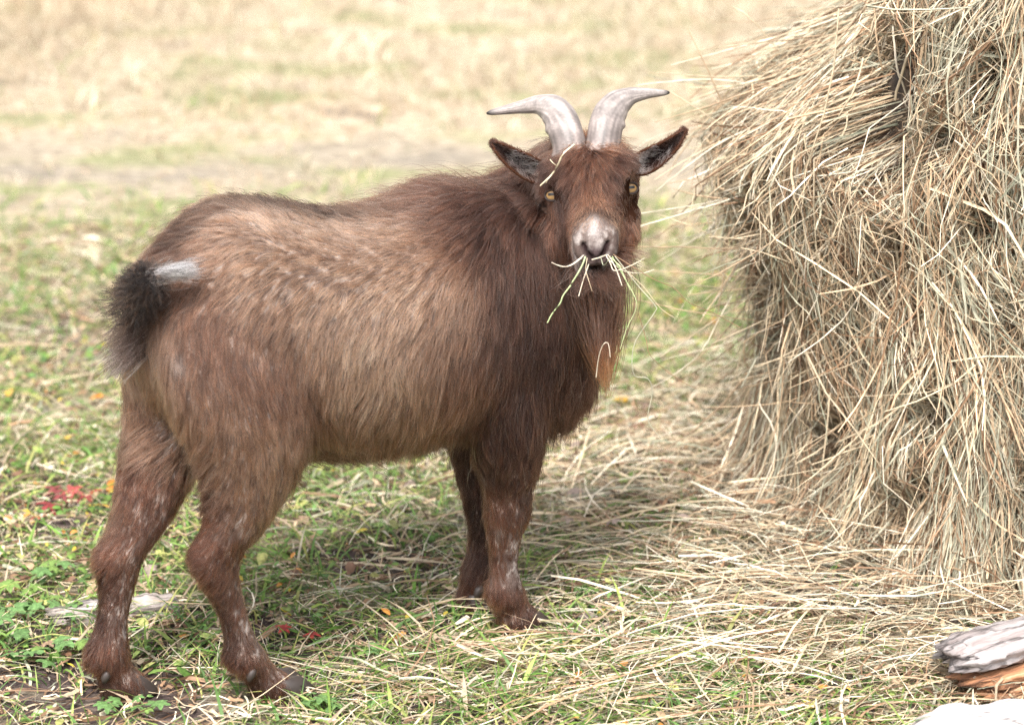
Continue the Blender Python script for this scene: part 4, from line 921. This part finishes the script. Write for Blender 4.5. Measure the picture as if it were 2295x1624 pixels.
# ------------------------------------------------------------------ leaves, weeds, wood, mouthful of hay
def leaf_mesh(name, lobes, size, depth, col, sharp=1.0, curl=.15, seed=0):
    r = np.random.default_rng(seed); m = 44; th = np.linspace(-math.pi * .93, math.pi * .93, m)
    rr = size * (1 - depth * (.5 - .5 * np.cos(th * lobes)) ** sharp) * (1 - .28 * np.abs(th / math.pi) ** 2) * (1 + .05 * r.normal(size=m))
    V = [(0, 0, 0)]; 
    for f in (.55, 1.):
        for a, q in zip(th, rr): 
            x, y = math.cos(a) * q * f, math.sin(a) * q * f
            V.append((x + size * .05, y, -curl * (x * x + y * y) / size * r.uniform(.7, 1.3) + .06 * size * abs(math.sin(a * lobes / 2)) * f))
    T = [(0, 1 + i, 2 + i) for i in range(m - 1)]; Q = [(1 + i, 1 + m + i, 2 + m + i, 2 + i) for i in range(m - 1)]
    c = np.tile(col, (len(V), 1)) * (1 + .18 * r.normal(size=(len(V), 1)))
    return mesh_np(name, V, [np.array(T), np.array(Q)], True, c.clip(.003, .9))
def build_small_things():
    r = np.random.default_rng(5)
    gl = [leaf_mesh('leaf', 5, .024, .42, (.12, .22, .07), .8, .25, k) for k in range(3)] + [leaf_mesh('leaf', 7, .022, .35, (.16, .25, .06), .8, .3, 9)]
    stem = tubes('stem', np.array([[(0, 0, 0), (.004, 0, .012), (.011, 0, .020), (.02, 0, .025)]]), np.full((1, 4), .0009), np.array([(.12, .17, .06)]), 5); stem.materials.append(LEAFM)
    for me in gl: me.materials.append(LEAFM)
    def weed(u, v, nl, sc, label, group, meshes=gl):
        c = on_ground(u, v); z = float(ground_z(c[:1], c[1:2])[0]); e = empty('leafy_weed', (c[0], c[1], z + .002), r.uniform(0, 6.28)); e.scale = (sc, sc, sc)
        tag(e, label, 'weed', group)
        for k in range(nl):
            a = k * 2.4 + r.uniform(-.4, .4)
            s_ = bpy.data.objects.new('stem', stem); COL.objects.link(s_); s_.parent = e; q = r.uniform(.6, 1.5); s_.scale = (q, q, q); s_.rotation_euler = (0, 0, a)
            l = bpy.data.objects.new('leaf', meshes[r.integers(0, len(meshes))]); COL.objects.link(l); l.parent = e
            l.location = (math.cos(a) * .02 * q, math.sin(a) * .02 * q, .025 * q); l.rotation_euler = (r.uniform(-.35, .35), r.uniform(-.2, .4), a); f = r.uniform(.65, 1.15); l.scale = (f, f, f)
    for u, v in ((60, 1345), (108, 1312), (20, 1400), (95, 1395), (28, 1462), (112, 1505), (168, 1478), (190, 1415), (60, 1500)):
        weed(u, v, 4, r.uniform(.75, 1.1), 'small green lobed-leaf weed in the turf beside the far hind leg', 'green weeds by the hind hooves')
    for u, v in ((245, 1600), (330, 1612), (700, 1590), (770, 1600), (845, 1585), (905, 1500), (820, 1480)):
        weed(u, v, 5, r.uniform(.5, .75), 'tiny bright green weed sprouting between straws by the near hind hoof', 'tiny weeds by the near hind hoof')
    for u, v in ((1310, 1345), (1345, 1170), (1390, 1135), (1550, 1170), (1460, 1440), (1640, 1560)):
        weed(u, v, 4, r.uniform(.55, .8), 'small green weed pushing up through the strewn hay', 'weeds in the strewn hay')
    def leafs(name, places, meshes, label, cat, group, sc=(1, 1)):
        for u, v in places:
            c = on_ground(u, v); z = float(ground_z(c[:1], c[1:2])[0]) + float(pile(c[:1], c[1:2])[0])
            o = bpy.data.objects.new(name, meshes[r.integers(0, len(meshes))]); COL.objects.link(o); o.location = (c[0], c[1], z + .017)
            o.rotation_euler = (r.uniform(-.35, .35), r.uniform(-.35, .35), r.uniform(0, 6.28)); f = r.uniform(*sc); o.scale = (f, f, f)
            tag(o, label, cat, group)
    def mk(cols, lobes, size, depth, curl):
        L = [leaf_mesh('fallen_leaf', lobes, size, depth, c, .7, curl, 20 + k) for k, c in enumerate(cols)]
        for me in L: me.materials.append(LEAFM)
        return L
    leafs('fallen_leaf', ((140, 1140), (108, 1162), (162, 1122), (192, 1135), (128, 1118)), mk([(.27, .045, .045), (.34, .07, .06), (.22, .05, .05)], 5, .026, .66, .35), 'red maple-like leaf on the grass left of the far hind leg', 'leaf', 'red leaves left of the hind leg')
    leafs('fallen_leaf', ((88, 1190), (215, 1120), (640, 1440), (700, 1450), (1490, 1130)), mk([(.36, .05, .04)], 5, .016, .55, .2), 'small dull red leaf scrap lying in the grass', 'leaf', 'small red leaf scraps')
    leafs('fallen_leaf', ((1395, 925),), mk([(.68, .40, .03)], 3, .020, .35, .1), 'yellow leaf on the grass beneath the beard', 'leaf', None)
    leafs('fallen_leaf', ((255, 1105), (230, 1165), (20, 890), (215, 905), (150, 1000)), mk([(.55, .20, .03), (.52, .33, .06)], 3, .018, .4, .2), 'orange-yellow fallen leaf on the meadow behind the rump', 'leaf', 'orange leaves behind the rump')
    br = mk([(.24, .14, .08), (.33, .22, .14), (.18, .095, .055), (.30, .23, .19)], 5, .022, .35, .5)
    for u0, u1, v0, v1, n_, where in ((20, 190, 1130, 1600, 9, 'on the turf left of the far hind leg'), (300, 440, 1210, 1600, 7, 'on the soil between the two hind legs'), (660, 1030, 1090, 1600, 12, 'in the strewn hay under the belly'), (1230, 1560, 1010, 1330, 7, 'in the grass between the forelegs and the stack')):
        leafs('fallen_leaf', [(int(r.uniform(u0, u1)), int(r.uniform(v0, v1))) for _ in range(n_)], br, 'curled dry brown leaf ' + where, 'leaf', 'dry brown leaves ' + where, (.5, .95))
    leafs('fallen_leaf', ((1312, 1400), (1345, 1430), (1295, 1440), (1500, 1500), (1445, 945)), mk([(.25, .20, .18), (.22, .15, .11)], 5, .022, .4, .4), 'grey-brown withered leaf in front of the near fore hoof', 'leaf', 'withered leaves by the fore hoof')
    # wood
    def wood_mat(name, stops, scale):
        m, n, out = mat_new(name); tc = N_(n, 'ShaderNodeTexCoord'); mp = N_(n, 'ShaderNodeMapping'); mp.inputs['Scale'].default_value = scale
        nz = N_(n, 'ShaderNodeTexNoise'); nz.inputs['Scale'].default_value = 1; nz.inputs['Detail'].default_value = 8; nz.inputs['Roughness'].default_value = .65
        n.links.new(tc.outputs['Object'], mp.inputs[0]); n.links.new(mp.outputs[0], nz.inputs[0])
        rp = N_(n, 'ShaderNodeValToRGB'); e = rp.color_ramp.elements
        while len(e) < len(stops): e.new(.5)
        for k, (p_, c) in enumerate(stops): e[k].position = p_; e[k].color = (*c, 1)
        cr = N_(n, 'ShaderNodeTexNoise'); cr.inputs['Scale'].default_value = .45; cr.inputs['Detail'].default_value = 4; n.links.new(mp.outputs[0], cr.inputs[0])
        sb = N_(n, 'ShaderNodeMath', operation='SUBTRACT'); n.links.new(cr.outputs[0], sb.inputs[0]); sb.inputs[1].default_value = .5
        ab = N_(n, 'ShaderNodeMath', operation='ABSOLUTE'); n.links.new(sb.outputs[0], ab.inputs[0])
        ck = N_(n, 'ShaderNodeMapRange'); ck.inputs['From Min'].default_value = .0; ck.inputs['From Max'].default_value = .022; ck.inputs['To Min'].default_value = .25; n.links.new(ab.outputs[0], ck.inputs[0])
        n.links.new(nz.outputs[0], rp.inputs[0]); p = N_(n, 'ShaderNodeBsdfPrincipled'); p.inputs['Roughness'].default_value = .8; mu = N_(n, 'ShaderNodeMix', data_type='RGBA', blend_type='MULTIPLY'); mu.inputs[0].default_value = 1; n.links.new(rp.outputs[0], mu.inputs[6]); n.links.new(ck.outputs[0], mu.inputs[7]); n.links.new(mu.outputs[2], p.inputs[0])
        bp = N_(n, 'ShaderNodeBump'); bp.inputs['Distance'].default_value = .006; bp.inputs['Strength'].default_value = .8; n.links.new(nz.outputs[0], bp.inputs['Height']); n.links.new(bp.outputs[0], p.inputs['Normal'])
        n.links.new(p.outputs[0], out.inputs[0]); return m
    grey = wood_mat('weathered_wood', [(.30, (.06, .045, .04)), (.42, (.20, .165, .155)), (.58, (.33, .295, .285)), (.75, (.45, .415, .40))], (6, 55, 55))
    brown = wood_mat('split_wood', [(.30, (.04, .018, .010)), (.45, (.20, .085, .04)), (.60, (.38, .18, .085)), (.78, (.55, .36, .24))], (6, 70, 70))
    white = wood_mat('bleached_wood', [(.28, (.20, .16, .14)), (.42, (.42, .38, .36)), (.7, (.62, .585, .57))], (7, 40, 40))
    pale = wood_mat('pale_wood', [(.30, (.10, .075, .06)), (.42, (.28, .235, .205)), (.58, (.42, .37, .335)), (.75, (.52, .47, .435))], (9, 60, 60))
    def billet(name, L, W_, H, mat, parent, loc, seed, m=36, n=60, end=.6, nz=.14):
        rr = np.random.default_rng(seed); rings = []
        ph = rr.uniform(0, 6.28, 6)
        for i in range(n):
            s_ = i / (n - 1); x = s_ * L; th = np.arange(m) * 2 * math.pi / m; ct, st = np.cos(th), np.sin(th)
            e = np.clip(min(s_, 1 - s_) / .05, 0, 1) ** .5 * (1 - end) + end
            wob = 1 + nz * .4 * np.sin(th * 2 + ph[0] + s_ * 3) + nz * .3 * np.sin(th * 5 + ph[1]) + nz * .25 * np.sin(th * 9 + ph[2] + s_ * 2) + nz * 1.1 * vnoise(np.stack([ct * 1.5, st * 1.5, np.full(m, x * 14)], 1), seed, 4, 1.6) + nz * .08 * rr.normal(size=m)
            ring = np.stack([np.full(m, x) + rr.normal(size=m) * L * .002 + (rr.normal(size=m) * .010 if i in (0, 1, n - 1) else 0) + (np.sin(th * 3 + ph[3]) * .02 * L if i in (0, n - 1) else 0), np.sign(ct) * np.abs(ct) ** .75 * W_ / 2 * wob * e, np.sign(st) * np.abs(st) ** .75 * H / 2 * wob * e + H / 2], 1)
            rings.append(ring)
        V, Q, T = loft(rings); o = link(name, mesh_np(name, V, [Q, T]), parent, mat); o.location = loc; return o
    # weathered split log at the foot of the stack
    c = on_ground(2108, 1585); lg = empty('split_log', (c[0] + .020, c[1] + .012, .008), math.radians(24)); lg.rotation_euler = (0, math.radians(-5), math.radians(24))
    tag(lg, 'weathered grey log, split open to red-brown wood, beside the hay', 'log')
    billet('weathered_slab', .55, .105, .040, grey, lg, (.0, .004, .044), 1, nz=.20)
    for k, (x0, y0, z0, L, w_, h_) in enumerate(((.010, -.012, .027, .5, .080, .016), (.03, -.012, .013, .5, .09, .018), (.012, -.030, .002, .42, .055, .018), (.08, -.040, .016, .4, .045, .018), (.05, -.046, .004, .36, .04, .016))):
        billet('splinter', L, w_, h_, brown, lg, (x0, y0, z0), 10 + k, 20, 40, .5, .26)
    c = on_ground(2120, 1650); lg2 = billet('bleached_log', .8, .12, .07, white, None, (c[0] - .045, c[1] - .070, -.014), 4, 36, 60, .55, .16); lg2.rotation_euler = (0, math.radians(-2), math.radians(6))
    tag(lg2, 'bleached white log lying in front of the split grey log', 'log')
    a, b = on_ground(128, 1412), on_ground(402, 1390); d = b - a
    st = billet('broken_branch', float(np.hypot(d[0], d[1])),  .036, .034, pale, None, (a[0], a[1], .002), 6, 20, 40, .45, .4); st.rotation_euler = (0, 0, math.atan2(d[1], d[0]))
    tag(st, 'pale broken branch lying on the turf behind the far hind leg', 'branch')
    c = on_ground(1790, 1310)
    # mouthful of hay
    mo = g2w(head_point(.122, -.034, 0)); e = empty('hay_mouthful', mo); tag(e, 'wisps of hay hanging from the mouth of the goat', 'hay')
    wisps = [([(1308, 572), (1285, 590), (1262, 598), (1236, 588)], .0010, 4), ([(1304, 578), (1275, 597), (1248, 593)], .0009, 4), ([(1312, 575), (1302, 600), (1278, 640), (1262, 662), (1255, 680), (1238, 702), (1227, 723)], .0018, 7),
        ([(1324, 580), (1308, 625), (1297, 664)], .0012, 4), ([(1316, 578), (1313, 605), (1320, 630), (1327, 652)], .0008, 0), ([(1327, 582), (1345, 577), (1361, 571), (1366, 577)], .0015, 4), ([(1358, 572), (1368, 590), (1376, 606), (1400, 601), (1428, 588), (1445, 578)], .0010, 4),
        ([(1374, 570), (1425, 602), (1470, 628), (1510, 645), (1545, 678), (1600, 702), (1660, 735)], .0010, 3), ([(1372, 574), (1398, 620), (1424, 668), (1424, 695), (1405, 735), (1390, 782)], .0009, 7), ([(1378, 574), (1430, 640), (1468, 684), (1466, 702), (1422, 770), (1420, 838), (1452, 848), (1462, 880), (1452, 940), (1482, 982)], .0011, 2),
        ([(1366, 574), (1382, 606), (1394, 640)], .0012, 4), ([(1362, 580), (1396, 606), (1438, 612), (1466, 604)], .0009, 4), ([(1346, 574), (1352, 594), (1360, 588), (1368, 576)], .0011, 5), ([(1384, 590), (1440, 640), (1480, 690), (1512, 712)], .0008, 0),
        ([(1336, 845), (1342, 800), (1352, 772), (1363, 770), (1368, 800)], .0010, 4), ([(1430, 700), (1448, 760), (1460, 800), (1520, 850), (1560, 870)], .0008, 3), ([(1370, 578), (1388, 596), (1402, 626), (1412, 650)], .0010, 7)]
    WP = np.concatenate([PAL, [(.42, .50, .26)]])
    for k, (pt, w, ci) in enumerate(wisps):
        n_ = 4 * len(pt); zz = mo[1] - .006 - .02 * np.random.default_rng(k).random()
        P = smooth_path([at_y(u, v, zz - .010 * min(j, 2)) for j, (u, v) in enumerate(pt)], n_)
        me = tubes('stalk', P[None] - mo, np.full((1, n_), w * .72) * np.linspace(1, .7, n_)[None], WP[ci:ci + 1] * 1.02, 5); link('stalk', me, e, HAYM)
    fy = g2w(head_point(.012, .062, -.03))[1] - .02
    pts = [[(1287, 324), (1262, 345), (1250, 370), (1236, 392), (1211, 416)], [(1236, 392), (1228, 402), (1224, 410)], [(1248, 372), (1240, 366), (1233, 358)]]
    e2 = empty('straw', at_y(1250, 370, fy)); tag(e2, 'single pale straw caught in the forehead hair of the goat', 'straw')
    for k, pt in enumerate(pts):
        P = smooth_path([at_y(u, v, fy + .008 * abs(j - 1)) for j, (u, v) in enumerate(pt)], 10) - np.array(e2.location)
        link('stalk', tubes('stalk', P[None], np.full((1, 10), .0013 if k == 0 else .0007), np.array([(.66, .57, .40)]), 5), e2, HAYM)
build_small_things()
